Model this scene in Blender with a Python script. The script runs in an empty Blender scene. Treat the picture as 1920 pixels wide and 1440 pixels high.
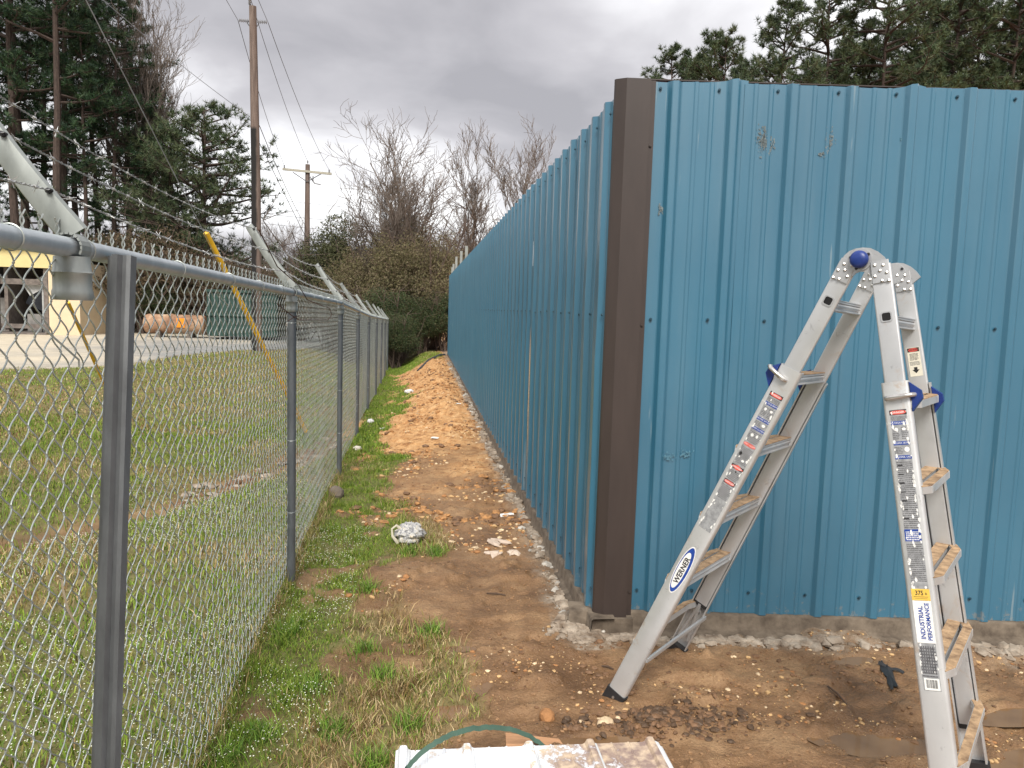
import bpy, math, random
import numpy as np
from mathutils import Vector, Matrix

# ============================================================ camera / light
scene = bpy.context.scene
COL = scene.collection
F_PX = 1442.0
YAW, PITCH, ROLL = math.radians(6.8), math.radians(5.5), 0.03
CAM = np.array([0, 0, 1.74])
f0 = np.array([math.sin(YAW)*math.cos(PITCH), math.cos(YAW)*math.cos(PITCH), -math.sin(PITCH)])
r0 = np.array([math.cos(YAW), -math.sin(YAW), 0.0])
u0 = np.cross(r0, f0)
rc = r0*math.cos(ROLL)+u0*math.sin(ROLL)
uc = u0*math.cos(ROLL)-r0*math.sin(ROLL)
cam_data = bpy.data.cameras.new('camera')
cam_data.sensor_width = 36
cam_data.lens = 36*F_PX/1920
cam_data.clip_start = 0.05
cam_data.clip_end = 3000
cam = bpy.data.objects.new('camera', cam_data)
COL.objects.link(cam)
cam.matrix_world = Matrix(((rc[0], uc[0], -f0[0], CAM[0]), (rc[1], uc[1], -f0[1], CAM[1]),
                           (rc[2], uc[2], -f0[2], CAM[2]), (0, 0, 0, 1)))
scene.camera = cam
scene.view_settings.view_transform = 'Standard'
scene.view_settings.look = 'None'
scene.view_settings.gamma = 1
scene.view_settings.exposure = 0.47

SUN_EL, SUN_AZ = math.radians(46), math.radians(186)   # azimuth clockwise from +Y
sun_dir = Vector((math.sin(SUN_AZ)*math.cos(SUN_EL), math.cos(SUN_AZ)*math.cos(SUN_EL), math.sin(SUN_EL)))
sd = bpy.data.lights.new('sun', 'SUN')
sd.energy = 3.3
sd.angle = math.radians(24)
sd.color = (1.0, 0.95, 0.87)
sun = bpy.data.objects.new('sun', sd)
COL.objects.link(sun)
sun.rotation_euler = sun_dir.to_track_quat('Z', 'Y').to_euler()


def build_world():
    w = bpy.data.worlds.new('World')
    scene.world = w
    w.use_nodes = True
    nt = w.node_tree
    nt.nodes.clear()
    N, L = nt.nodes.new, nt.links.new
    out = N('ShaderNodeOutputWorld')
    sky = N('ShaderNodeTexSky')
    sky.sky_type = 'NISHITA'
    sky.sun_disc = False
    sky.sun_elevation = SUN_EL
    sky.sun_rotation = SUN_AZ
    bg1 = N('ShaderNodeBackground')
    bg1.inputs['Strength'].default_value = 0.08
    L(sky.outputs[0], bg1.inputs['Color'])
    tc = N('ShaderNodeTexCoord')
    # project the view direction on a flat cloud deck
    sep = N('ShaderNodeSeparateXYZ')
    L(tc.outputs['Generated'], sep.inputs[0])

    def math_(op, a, b=None, clamp=False):
        n = N('ShaderNodeMath'); n.operation = op; n.use_clamp = clamp
        for i, v in enumerate((a, b)):
            if v is None: continue
            if isinstance(v, (int, float)): n.inputs[i].default_value = v
            else: L(v, n.inputs[i])
        return n.outputs[0]
    zz = math_('ADD', math_('ABSOLUTE', sep.outputs['Z']), 0.22)
    dx = math_('DIVIDE', sep.outputs['X'], zz)
    dy = math_('DIVIDE', sep.outputs['Y'], zz)
    comb = N('ShaderNodeCombineXYZ')
    L(dx, comb.inputs[0]); L(dy, comb.inputs[1])

    def noise(scale, detail, loc, rough=0.5, dist=0.0):
        mp = N('ShaderNodeMapping'); mp.inputs['Location'].default_value = loc
        L(comb.outputs[0], mp.inputs['Vector'])
        n = N('ShaderNodeTexNoise'); n.inputs['Scale'].default_value = scale
        n.inputs['Detail'].default_value = detail; n.inputs['Roughness'].default_value = rough
        n.inputs['Distortion'].default_value = dist
        L(mp.outputs[0], n.inputs['Vector'])
        return n.outputs[0]
    n1 = noise(1.15, 4, (3.1, 0.35, 0), 0.45, 0.3)
    n2 = noise(3.6, 5, (7.7, 2.2, 1), 0.5, 0.3)
    # a long dark cloud bank lying across the deck (u = along view, bent by noise)
    ca, sa = math.cos(0.55), math.sin(0.55)
    u = math_('ADD', math_('MULTIPLY', dx, -sa), math_('MULTIPLY', dy, ca))
    u = math_('ADD', u, math_('MULTIPLY', math_('SUBTRACT', n1, 0.5), 1.3))
    band = math_('SINE', math_('MULTIPLY', u, 3.1))
    band = math_('ADD', math_('MULTIPLY', band, 0.38), 0.50)
    v = math_('ADD', math_('MULTIPLY', band, 0.62), math_('MULTIPLY', n2, 0.40))
    ramp = N('ShaderNodeValToRGB')
    cr = ramp.color_ramp
    cr.elements[0].position = 0.26; cr.elements[0].color = (0.35, 0.342, 0.362, 1)
    cr.elements[1].position = 0.76; cr.elements[1].color = (1.05, 1.05, 1.055, 1)
    e = cr.elements.new(0.44); e.color = (0.50, 0.487, 0.508, 1)
    e = cr.elements.new(0.60); e.color = (0.76, 0.752, 0.77, 1)
    L(v, ramp.inputs[0])
    bg2 = N('ShaderNodeBackground')
    L(ramp.outputs[0], bg2.inputs['Color'])
    bg2.inputs['Strength'].default_value = 1.0
    mx = N('ShaderNodeMixShader'); mx.inputs[0].default_value = 0.93
    L(bg1.outputs[0], mx.inputs[1]); L(bg2.outputs[0], mx.inputs[2])
    L(mx.outputs[0], out.inputs[0])


build_world()

# ============================================================ helpers
rnd = random.Random(7)


def V(*a):
    return np.array(a if len(a) > 1 else a[0], float)


def unit(v):
    v = np.asarray(v, float)
    return v/(np.linalg.norm(v)+1e-12)


def ray(px, py):
    return unit(f0*F_PX+rc*(px-960)-uc*(py-720))


def atZ(px, py, Z):
    d = ray(px, py); return CAM+d*((Z-CAM[2])/d[2])


def atY(px, py, Y):
    d = ray(px, py); return CAM+d*((Y-CAM[1])/d[1])


def atPlane(px, py, P, n):
    d = ray(px, py); return CAM+d*(((P-CAM)@n)/(d@n))


class MB:
    """collects polygons, becomes ONE mesh object"""
    def __init__(self):
        self.v = []; self.nv = 0; self.idx = []; self.cnt = []; self.m = []

    def add(self, vs, fs, mat=0):
        vs = np.asarray(vs, float).reshape(-1, 3); o = self.nv
        self.v.append(vs); self.nv += len(vs)
        if isinstance(fs, np.ndarray):
            self.idx.append((fs+o).ravel()); self.cnt.append(np.full(len(fs), fs.shape[1])); self.m.append(np.full(len(fs), mat))
        elif len(fs):
            self.idx.append(np.array([i for f in fs for i in f])+o); self.cnt.append(np.array([len(f) for f in fs])); self.m.append(np.full(len(fs), mat))

    def obox(self, c, ax, ay, az, sx, sy, sz, mat=0):
        c = V(c); X = unit(ax)*sx/2; Y = unit(ay)*sy/2; Z = unit(az)*sz/2
        vs = [c+a*X+b*Y+d*Z for d in (-1, 1) for b in (-1, 1) for a in (-1, 1)]
        self.add(vs, [(0, 2, 3, 1), (4, 5, 7, 6), (0, 1, 5, 4), (2, 6, 7, 3), (0, 4, 6, 2), (1, 3, 7, 5)], mat)

    def box(self, x0, x1, y0, y1, z0, z1, mat=0):
        self.obox(((x0+x1)/2, (y0+y1)/2, (z0+z1)/2), (1, 0, 0), (0, 1, 0), (0, 0, 1), x1-x0, y1-y0, z1-z0, mat)

    def extrude(self, prof, a, b, ux, uy, mat=0, caps=True, prof2=None):
        a = V(a); b = V(b); ux = unit(ux); uy = unit(uy)
        n = len(prof); p2 = prof2 or prof
        vs = [a+ux*x+uy*y for x, y in prof]+[b+ux*x+uy*y for x, y in p2]
        fs = [(i, (i+1) % n, n+(i+1) % n, n+i) for i in range(n)]
        if caps: fs += [tuple(reversed(range(n))), tuple(range(n, 2*n))]
        self.add(vs, fs, mat)

    def tube(self, pts, rad, sides=8, mat=0, caps=True):
        P = np.asarray(pts, float); n = len(P)
        R = np.asarray(rad, float) if hasattr(rad, '__len__') else np.full(n, float(rad))
        D = np.empty_like(P); D[1:-1] = P[2:]-P[:-2]; D[0] = P[1]-P[0]; D[-1] = P[-1]-P[-2]
        D /= (np.linalg.norm(D, axis=1)[:, None]+1e-12)
        tot = P[-1]-P[0]; seg = np.sqrt(((P[1:]-P[:-1])**2).sum(1)).sum()
        if math.sqrt(tot@tot) > .75*seg:
            ref = np.zeros(3); ref[int(np.argmin(np.abs(tot)))] = 1
            X = np.cross(D, ref); X /= (np.linalg.norm(X, axis=1)[:, None]+1e-12)
        else:
            X = np.empty_like(P)
            ref = V(0, 0, 1) if abs(D[0][2]) < 0.9 else V(1, 0, 0)
            x = unit(np.cross(D[0], ref))
            for i in range(n):
                x = unit(x-D[i]*(x@D[i])); X[i] = x
        Yv = np.cross(D, X)
        an = np.arange(sides)*2*math.pi/sides
        vs = P[:, None]+R[:, None, None]*(X[:, None]*np.cos(an)[None, :, None]+Yv[:, None]*np.sin(an)[None, :, None])
        ii = (np.arange(n-1)*sides)[:, None]; k = np.arange(sides)[None]; k2 = (k+1) % sides
        fs = np.stack([ii+k, ii+k2, ii+k2+sides, ii+k+sides], -1).reshape(-1, 4)
        o = self.nv
        self.add(vs, fs, mat)
        if caps and sides > 2:
            self.idx.append(np.arange(sides)[::-1]+o); self.idx.append(np.arange(sides)+o+(n-1)*sides)
            self.cnt.append(np.array([sides, sides])); self.m.append(np.array([mat, mat]))

    def ball(self, c, r, mat=0, seg=10, rings=6, squash=(1, 1, 1)):
        c = V(c); vs = []; fs = []
        for i in range(rings+1):
            t = math.pi*i/rings
            for k in range(seg):
                p = 2*math.pi*k/seg
                vs.append(c+r*V(math.sin(t)*math.cos(p)*squash[0], math.sin(t)*math.sin(p)*squash[1], math.cos(t)*squash[2]))
        for i in range(rings):
            for k in range(seg):
                a = i*seg+k; b = i*seg+(k+1) % seg
                fs.append((a, a+seg, b+seg, b))
        self.add(vs, fs, mat)

    def rock(self, c, s, rng, mat=0, jag=0.28):
        a = rng.uniform(0, 6.28); ca, sa = math.cos(a), math.sin(a)
        k = np.array([0.52*(1+rng.uniform(-jag, jag)) for _ in range(12)])[:, None]
        v = ICO_V*k*np.array(s, float)
        out = np.stack([c[0]+v[:, 0]*ca-v[:, 1]*sa, c[1]+v[:, 0]*sa+v[:, 1]*ca, c[2]+v[:, 2]], -1)
        self.add(out, ICO_F, mat)

    def build(self, name, mats, parent=None, sharp=35, smooth=True):
        me = bpy.data.meshes.new(name)
        if self.cnt:
            v = np.concatenate(self.v).astype(np.float32); idx = np.concatenate(self.idx).astype(np.int32); cnt = np.concatenate(self.cnt).astype(np.int32); mi = np.concatenate(self.m).astype(np.int32)
            me.vertices.add(len(v)); me.vertices.foreach_set('co', v.ravel())
            me.loops.add(len(idx)); me.loops.foreach_set('vertex_index', idx)
            me.polygons.add(len(cnt)); st = np.zeros(len(cnt), np.int32); st[1:] = np.cumsum(cnt)[:-1]
            me.polygons.foreach_set('loop_start', st); me.polygons.foreach_set('loop_total', cnt)
        if not isinstance(mats, (list, tuple)): mats = [mats]
        for m in mats: me.materials.append(m)
        if self.cnt:
            if len(mats) > 1: me.polygons.foreach_set('material_index', mi)
            me.polygons.foreach_set('use_smooth', np.full(len(cnt), bool(smooth)))
            me.update(calc_edges=True)
            if smooth: me.set_sharp_from_angle(angle=math.radians(sharp))
        me.update()
        o = bpy.data.objects.new(name, me)
        COL.objects.link(o)
        if parent is not None: o.parent = parent
        return o


_t = (1+5**.5)/2
ICO_V = np.array([(-1, _t, 0), (1, _t, 0), (-1, -_t, 0), (1, -_t, 0), (0, -1, _t), (0, 1, _t), (0, -1, -_t), (0, 1, -_t), (_t, 0, -1), (_t, 0, 1), (-_t, 0, -1), (-_t, 0, 1)])
ICO_F = np.array([(0, 11, 5), (0, 5, 1), (0, 1, 7), (0, 7, 10), (0, 10, 11), (1, 5, 9), (5, 11, 4), (11, 10, 2), (10, 7, 6),
                  (7, 1, 8), (3, 9, 4), (3, 4, 2), (3, 2, 6), (3, 6, 8), (3, 8, 9), (4, 9, 5), (2, 4, 11), (6, 2, 10), (8, 6, 7), (9, 8, 1)])


def np_mesh(name, verts, faces, mats, parent=None, attrs=None, smooth=False, mat_idx=None):
    """verts (N,3), faces (M,k) numpy, attrs {name:(N,3|4)}"""
    me = bpy.data.meshes.new(name)
    verts = np.ascontiguousarray(verts, np.float32); faces = np.ascontiguousarray(faces, np.int32)
    m, k = faces.shape
    me.vertices.add(len(verts)); me.vertices.foreach_set('co', verts.ravel())
    me.loops.add(m*k); me.loops.foreach_set('vertex_index', faces.ravel())
    me.polygons.add(m)
    me.polygons.foreach_set('loop_start', np.arange(0, m*k, k, dtype=np.int32))
    me.polygons.foreach_set('loop_total', np.full(m, k, np.int32))
    if smooth: me.polygons.foreach_set('use_smooth', np.ones(m, bool))
    if not isinstance(mats, (list, tuple)): mats = [mats]
    for mt in mats: me.materials.append(mt)
    if mat_idx is not None: me.polygons.foreach_set('material_index', mat_idx.astype(np.int32))
    me.update(calc_edges=True)
    for an, dat in (attrs or {}).items():
        at = me.color_attributes.new(an, 'FLOAT_COLOR', 'POINT')
        dd = np.ones((len(verts), 4), np.float32); dd[:, :dat.shape[1]] = dat
        at.data.foreach_set('color', dd.ravel())
    o = bpy.data.objects.new(name, me); COL.objects.link(o)
    if parent is not None: o.parent = parent
    return o


def tag(o, label=None, cat=None, group=None, kind=None):
    if label: o['label'] = label
    if cat: o['category'] = cat
    if group: o['group'] = group
    if kind: o['kind'] = kind
    return o


def empty(name, loc, rz=0.0):
    o = bpy.data.objects.new(name, None)
    o.empty_display_size = 0.2
    COL.objects.link(o)
    o.location = tuple(map(float, loc)); o.rotation_euler = (0, 0, rz)
    return o


def copy_tree(root, loc, rz, s=1.0):
    r = root.copy(); COL.objects.link(r)
    r.location = loc; r.rotation_euler = (0, 0, rz); r.scale = (s, s, s) if not hasattr(s, '__len__') else s
    for ch in list(root.children):
        c = ch.copy(); COL.objects.link(c); c.parent = r
        for g in list(ch.children):
            d = g.copy(); COL.objects.link(d); d.parent = c
    return r


def local(o, root):
    """parts are modelled in world coordinates; keep them there under a moved empty"""
    o.matrix_parent_inverse = root.matrix_world.inverted()


# ---------------------------------------------------------------- value noise
_NT = {}


def vnoise(x, y, seed=0):
    T = _NT.get(seed)
    if T is None: T = _NT[seed] = np.random.RandomState(seed).rand(256, 256)
    xi = np.floor(x).astype(int); yi = np.floor(y).astype(int)
    fx = x-xi; fy = y-yi
    fx = fx*fx*(3-2*fx); fy = fy*fy*(3-2*fy)
    a = T[xi & 255, yi & 255]; b = T[(xi+1) & 255, yi & 255]
    c = T[xi & 255, (yi+1) & 255]; d = T[(xi+1) & 255, (yi+1) & 255]
    return (a*(1-fx)+b*fx)*(1-fy)+(c*(1-fx)+d*fx)*fy


def fbm(x, y, s, o=4, seed=0, g=0.5):
    x = np.asarray(x, float); y = np.asarray(y, float)
    t = 0; a = 1.0; tot = 0
    for i in range(o):
        t = t+a*vnoise(x*s*2**i+17.3*i, y*s*2**i-9.1*i, seed+i); tot += a; a *= g
    return t/tot


def ridge(x, y, s, o=3, seed=0):
    t = 0; a = 1.0; tot = 0
    for i in range(o):
        t = t+a*(1-abs(2*vnoise(x*s*2**i+3.3*i, y*s*2**i+8.1*i, seed+i)-1)); tot += a; a *= 0.5
    return t/tot


def sstep(a, b, x):
    t = np.clip((x-a)/(b-a), 0, 1); return t*t*(3-2*t)


# ============================================================ materials
def new_mat(name):
    m = bpy.data.materials.new(name); m.use_nodes = True
    nt = m.node_tree
    b = nt.nodes['Principled BSDF']
    return m, nt, b


def n_noise(nt, scale, detail=4, rough=0.55, vec=None, dist=0.0):
    n = nt.nodes.new('ShaderNodeTexNoise')
    n.inputs['Scale'].default_value = scale; n.inputs['Detail'].default_value = detail
    n.inputs['Roughness'].default_value = rough; n.inputs['Distortion'].default_value = dist
    if vec is not None: nt.links.new(vec, n.inputs['Vector'])
    return n.outputs[0]


def n_ramp(nt, fac, stops):
    r = nt.nodes.new('ShaderNodeValToRGB'); cr = r.color_ramp
    while len(cr.elements) < len(stops): cr.elements.new(0.5)
    for e, (p, c) in zip(cr.elements, stops):
        e.position = p; e.color = (*c, 1) if len(c) == 3 else c
    nt.links.new(fac, r.inputs[0])
    return r.outputs[0]


def n_mix(nt, fac, a, b, mode='MIX'):
    n = nt.nodes.new('ShaderNodeMix'); n.data_type = 'RGBA'; n.blend_type = mode
    for sock, v in ((n.inputs[0], fac), (n.inputs[6], a), (n.inputs[7], b)):
        if isinstance(v, (int, float)): sock.default_value = v
        elif isinstance(v, tuple): sock.default_value = (*v, 1)
        else: nt.links.new(v, sock)
    return n.outputs[2]


def n_math(nt, op, a, b=None, clamp=False):
    n = nt.nodes.new('ShaderNodeMath'); n.operation = op; n.use_clamp = clamp
    for i, v in enumerate((a, b)):
        if v is None: continue
        if isinstance(v, (int, float)): n.inputs[i].default_value = v
        else: nt.links.new(v, n.inputs[i])
    return n.outputs[0]


def n_bump(nt, b, h, strength=0.3, dist=0.01):
    n = nt.nodes.new('ShaderNodeBump')
    n.inputs['Strength'].default_value = strength; n.inputs['Distance'].default_value = dist
    nt.links.new(h, n.inputs['Height']); nt.links.new(n.outputs[0], b.inputs['Normal'])


def obj_vec(nt, scale=None):
    tc = nt.nodes.new('ShaderNodeTexCoord')
    if scale is None: return tc.outputs['Object']
    mp = nt.nodes.new('ShaderNodeMapping'); mp.inputs['Scale'].default_value = scale
    nt.links.new(tc.outputs['Object'], mp.inputs['Vector'])
    return mp.outputs[0]


def simple(name, col, rough=0.6, metal=0.0, var=0.25, scale=8, bump=0.0, spec=None, stretch=None, col2=None):
    m, nt, b = new_mat(name)
    vec = obj_vec(nt, stretch or (1, 1, 1))
    n = n_noise(nt, scale, 5, 0.6, vec)
    c2 = col2 or tuple(c*(1-var) for c in col)
    c1 = tuple(min(1, c*(1+var*0.4)) for c in col)
    nt.links.new(n_ramp(nt, n, [(0.3, c2), (0.65, c1)]), b.inputs['Base Color'])
    b.inputs['Roughness'].default_value = rough
    b.inputs['Metallic'].default_value = metal
    if spec is not None: b.inputs['Specular IOR Level'].default_value = spec
    if bump: n_bump(nt, b, n, bump, 0.01)
    return m


def mat_blue():
    m, nt, b = new_mat('blue_painted_steel')
    vec = obj_vec(nt)
    big = n_noise(nt, 1.3, 3, 0.5, vec)
    base = n_ramp(nt, big, [(0.3, (0.028, 0.128, 0.207)), (0.7, (0.036, 0.150, 0.236))])
    # vertical chalky scuffs
    sc = n_noise(nt, 1.0, 4, 0.6, obj_vec(nt, (26, 26, 1.1)))
    gate = n_noise(nt, 0.8, 2, 0.5, obj_vec(nt, (1.3, 1.3, 1.3)))
    f = n_math(nt, 'MULTIPLY', n_ramp(nt, sc, [(0.665, (0, 0, 0)), (0.70, (1, 1, 1))]), n_ramp(nt, gate, [(0.50, (0, 0, 0)), (0.6, (1, 1, 1))]))
    c = n_mix(nt, n_math(nt, 'MULTIPLY', f, 0.30), base, (0.42, 0.45, 0.44))
    # dust and rain streaks, faint
    du = n_noise(nt, 1.0, 5, 0.6, obj_vec(nt, (9, 9, 0.7)))
    c = n_mix(nt, n_ramp(nt, du, [(0.45, (0, 0, 0)), (0.8, (0.08, 0.08, 0.08))]), c, (0.24, 0.30, 0.32))
    # mud splashes near the foot of the wall
    geo = nt.nodes.new('ShaderNodeNewGeometry')
    sep = nt.nodes.new('ShaderNodeSeparateXYZ'); nt.links.new(geo.outputs['Position'], sep.inputs[0])
    low = n_math(nt, 'MULTIPLY', n_math(nt, 'SUBTRACT', 0.36, sep.outputs['Z']), 3.2, True)
    sp = n_noise(nt, 22, 5, 0.7, vec)
    mud = n_math(nt, 'MULTIPLY', n_ramp(nt, n_math(nt, 'ADD', sp, n_math(nt, 'MULTIPLY', low, 0.16)), [(0.68, (0, 0, 0)), (0.74, (1, 1, 1))]), low)
    c = n_mix(nt, n_math(nt, 'MULTIPLY', mud, 0.55), c, (0.30, 0.24, 0.17))
    nt.links.new(c, b.inputs['Base Color'])
    b.inputs['Roughness'].default_value = 0.30
    nt.links.new(n_ramp(nt, du, [(0.3, (0.32,)*3), (0.8, (0.46,)*3)]), b.inputs['Roughness'])
    b.inputs['Specular IOR Level'].default_value = 0.7
    b.inputs['Coat Weight'].default_value = 0.85
    b.inputs['Coat Roughness'].default_value = 0.22
    n_bump(nt, b, n_noise(nt, 3.2, 2, 0.4, obj_vec(nt, (1, 1, 0.6))), 0.12, 0.02)
    return m


def mat_alu(name='brushed_aluminium', dirty=0.5, base=(0.66, 0.67, 0.675)):
    m, nt, b = new_mat(name)
    vec = obj_vec(nt)
    n = n_noise(nt, 5, 4, 0.6, vec)
    c = n_ramp(nt, n, [(0.3, tuple(x*0.86 for x in base)), (0.7, base)])
    s = n_noise(nt, 9, 6, 0.7, vec, 0.5)
    st = n_ramp(nt, s, [(0.62-0.08*dirty, (0, 0, 0)), (0.72-0.05*dirty, (1, 1, 1))])
    c = n_mix(nt, n_math(nt, 'MULTIPLY', st, 0.55*min(1, dirty*1.6)), c, (0.46, 0.31, 0.18))
    sm = n_noise(nt, 14, 4, 0.7, obj_vec(nt, (1, 1, 1)), 1.5)
    c = n_mix(nt, n_ramp(nt, sm, [(0.63, (0, 0, 0)), (0.70, (0.5,)*3)]), c, (0.30, 0.30, 0.31))
    nt.links.new(c, b.inputs['Base Color'])
    b.inputs['Metallic'].default_value = 0.55
    nt.links.new(n_ramp(nt, n, [(0.3, (0.34,)*3), (0.7, (0.48,)*3)]), b.inputs['Roughness'])
    n_bump(nt, b, n_noise(nt, 60, 3, 0.6, vec), 0.06, 0.002)
    return m


def mat_galv(name, base, dark, rough=0.5, rust=0.0):
    m, nt, b = new_mat(name)
    vec = obj_vec(nt)
    n = n_noise(nt, 14, 5, 0.65, obj_vec(nt, (1, 1, 0.35)))
    c = n_ramp(nt, n, [(0.3, dark), (0.7, base)])
    if rust:
        s = n_noise(nt, 7, 6, 0.7, vec)
        c = n_mix(nt, n_ramp(nt, s, [(0.66-rust*0.1, (0, 0, 0)), (0.72, (0.7,)*3)]), c, (0.16, 0.085, 0.045))
    nt.links.new(c, b.inputs['Base Color'])
    b.inputs['Metallic'].default_value = 0.6
    b.inputs['Roughness'].default_value = rough
    n_bump(nt, b, n, 0.1, 0.002)
    return m


def mat_attr(name, rough=0.7, spec=0.3, var=0.35, trans=0.0):
    m, nt, b = new_mat(name)
    a = nt.nodes.new('ShaderNodeAttribute'); a.attribute_name = 'col'
    nt.links.new(a.outputs['Color'], b.inputs['Base Color'])
    b.inputs['Roughness'].default_value = rough
    b.inputs['Specular IOR Level'].default_value = spec
    return m


M = {}
M['blue'] = mat_blue()
M['brown_trim'] = simple('brown_painted_steel', (0.046, 0.034, 0.030), 0.42, var=0.18, scale=3, stretch=(3, 3, 0.6), spec=0.5)
M['red_trim'] = simple('dark_red_purlin', (0.16, 0.055, 0.045), 0.5, var=0.2)
M['screw'] = simple('screw_paint', (0.028, 0.075, 0.11), 0.35, 0.3)
M['alu'] = mat_alu()
M['alu_clean'] = mat_alu('aluminium_web', 0.4, (0.60, 0.61, 0.62))
M['alu_cast'] = mat_alu('cast_aluminium', 0.1, (0.50, 0.51, 0.52))
M['mudcake'] = simple('dried_mud', (0.46, 0.31, 0.18), 0.9, scale=26, bump=0.6, col2=(0.17, 0.105, 0.06))
M['knob'] = simple('blue_plastic', (0.010, 0.035, 0.20), 0.38, var=0.3, scale=25)
M['chrome'] = simple('zinc_plated_steel', (0.62, 0.60, 0.58), 0.28, 0.85, var=0.25, scale=30)
M['rubber'] = simple('black_rubber', (0.018, 0.017, 0.018), 0.6, var=0.3, scale=30)
M['galv_rail'] = mat_galv('galvanised_pipe', (0.52, 0.56, 0.59), (0.38, 0.42, 0.45), 0.45)
M['galv_post'] = mat_galv('weathered_post', (0.215, 0.235, 0.255), (0.13, 0.145, 0.16), 0.55, 0.15)
M['galv_wire'] = mat_galv('galvanised_wire', (0.56, 0.60, 0.575), (0.34, 0.37, 0.36), 0.45)
M['galv_arm'] = mat_galv('pressed_steel_arm', (0.36, 0.385, 0.37), (0.25, 0.27, 0.26), 0.5, 0.35)
M['barb'] = mat_galv('barbed_wire_steel', (0.58, 0.59, 0.59), (0.33, 0.33, 0.33), 0.5, 0.3)
M['rusty'] = simple('rusty_wire', (0.10, 0.045, 0.03), 0.8, 0.2, var=0.5, scale=30)
M['black'] = simple('black_void', (0.008, 0.008, 0.009), 0.9)  # filler colour for the dark inside notches and hollow rungs
M['concrete'] = simple('footing_concrete', (0.145, 0.115, 0.085), 0.9, var=0.5, scale=13, bump=0.8, col2=(0.065, 0.048, 0.034))
M['rubble'] = simple('concrete_rubble', (0.32, 0.27, 0.215), 0.95, var=0.6, scale=11, bump=0.6, col2=(0.13, 0.09, 0.06))
M['white_panel'] = None

# sticker inks
M['ink_silver'] = simple('label_silver', (0.36, 0.37, 0.385), 0.4, 0.2, var=0.35, scale=60)
M['ink_white'] = simple('label_white', (0.80, 0.80, 0.78), 0.45, var=0.12, scale=60)
M['ink_cream'] = simple('label_cream', (0.72, 0.69, 0.58), 0.5, var=0.12, scale=60)
M['ink_black'] = simple('label_black', (0.02, 0.02, 0.022), 0.5)
M['ink_grey'] = simple('label_print_grey', (0.13, 0.13, 0.14), 0.5, var=0.5, scale=90)
M['ink_blue'] = simple('label_blue', (0.012, 0.055, 0.30), 0.45, var=0.25, scale=60)
M['ink_red'] = simple('label_red', (0.70, 0.10, 0.075), 0.45, var=0.2, scale=60)
M['ink_yellow'] = simple('label_yellow', (0.80, 0.52, 0.09), 0.45, var=0.15, scale=60)
INK = ['ink_silver', 'ink_white', 'ink_black', 'ink_grey', 'ink_blue', 'ink_red', 'ink_yellow', 'ink_cream']
INKM = [M[k] for k in INK]
II = {k[4:]: i for i, k in enumerate(INK)}

# ============================================================ ground
FY = np.array([-40, -2, 1.95, 4.8, 8.12, 11.3, 14.7, 18, 21.2, 24.4, 27.6, 400])
FX = np.array([-.78, -.78, -.79, -.783, -.835, -.912, -.987, -1.03, -1.08, -1.13, -1.19, -1.19])
FT = np.array([1.86, 1.86, 1.85, 1.806, 1.759, 1.659, 1.551, 1.47, 1.40, 1.33, 1.254, 1.254])
FG = np.array([.03, .03, .02, .007, -.04, -.142, -.248, -.33, -.40, -.48, -.546, -.546])
fenx = lambda y: np.interp(y, FY, FX)
fent = lambda y: np.interp(y, FY, FT)
feng = lambda y: np.interp(y, FY, FG)
XB_Y = [0, 2.7, 2.9, 3.3, 3.8, 4.3, 4.9, 5.4, 6.5, 7.2, 8.8, 10.2, 12.3, 16.4, 20.3, 25, 30, 60]
XB_X = [.2, .2, .26, .25, .12, -.26, -.32, .16, .06, -.40, -.18, -.6, -.45, -.22, -.5, -.9, .5, .9]
xbound = lambda y: np.interp(y, XB_Y, XB_X)
PADX = np.array([-80, -25, -10, -7.8, -7.3, -4.9, -2, 80]); PADY = np.array([17, 18.5, 19.5, 20.3, 26.5, 32, 60, 90])
PUD = [(.10, 3.18, .16, .07, .3), (.42, 3.12, .17, .06, -.2), (.27, 3.36, .09, .05, .9), (.20, 3.76, .08, .025, 0), (2.18, 3.50, .10, .035, .2), (1.90, 2.80, .22, .08, -.3),
       (2.75, 2.98, .26, .06, .1), (2.46, 2.62, .17, .08, .2), (.72, 2.88, .14, .025, 0)]
DITCH = np.array([(-9, 1.5), (-2.93, 5.89), (-2.38, 6.65), (-1.99, 7.67), (-1.49, 9.08), (-1.2, 10.2), (-1.1, 13)])


def seg_dist(x, y, P):
    d = np.full(np.shape(x), 1e9)
    for a, b in zip(P[:-1], P[1:]):
        ab = b-a; t = np.clip(((x-a[0])*ab[0]+(y-a[1])*ab[1])/(ab@ab), 0, 1)
        d = np.minimum(d, np.hypot(x-a[0]-t*ab[0], y-a[1]-t*ab[1]))
    return d


def grass_mask(x, y):
    """1 where grass grows"""
    w = (fbm(x, y, 2.2, 4, 11)-.5)
    e = xbound(y)+w*0.75
    g = 1-sstep(-.10, .10, x-e)
    # bare patches in the strip
    bare = sstep(.60, .68, fbm(x, y, 3.1, 3, 23))*(x > -.75)*.85
    pad = sstep(-.3, .3, y-(np.interp(x, PADX, PADY)+(fbm(x, y, .8, 3, 5)-.5)*2.2))*(x < -1.4)
    ditch = 1-sstep(.10, .42, seg_dist(x, y, DITCH)+(fbm(x, y, 2, 3, 31)-.5)*.35)
    g = g*(1-bare)*(1-pad)*(1-ditch*.85*(x < -.9))
    far = sstep(24.2, 25.5, y)*sstep(-1.1, -.7, x)*(1-sstep(.3, .9, x-(y-26)*.0))
    return np.clip(np.maximum(g, far), 0, 1)


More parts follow.
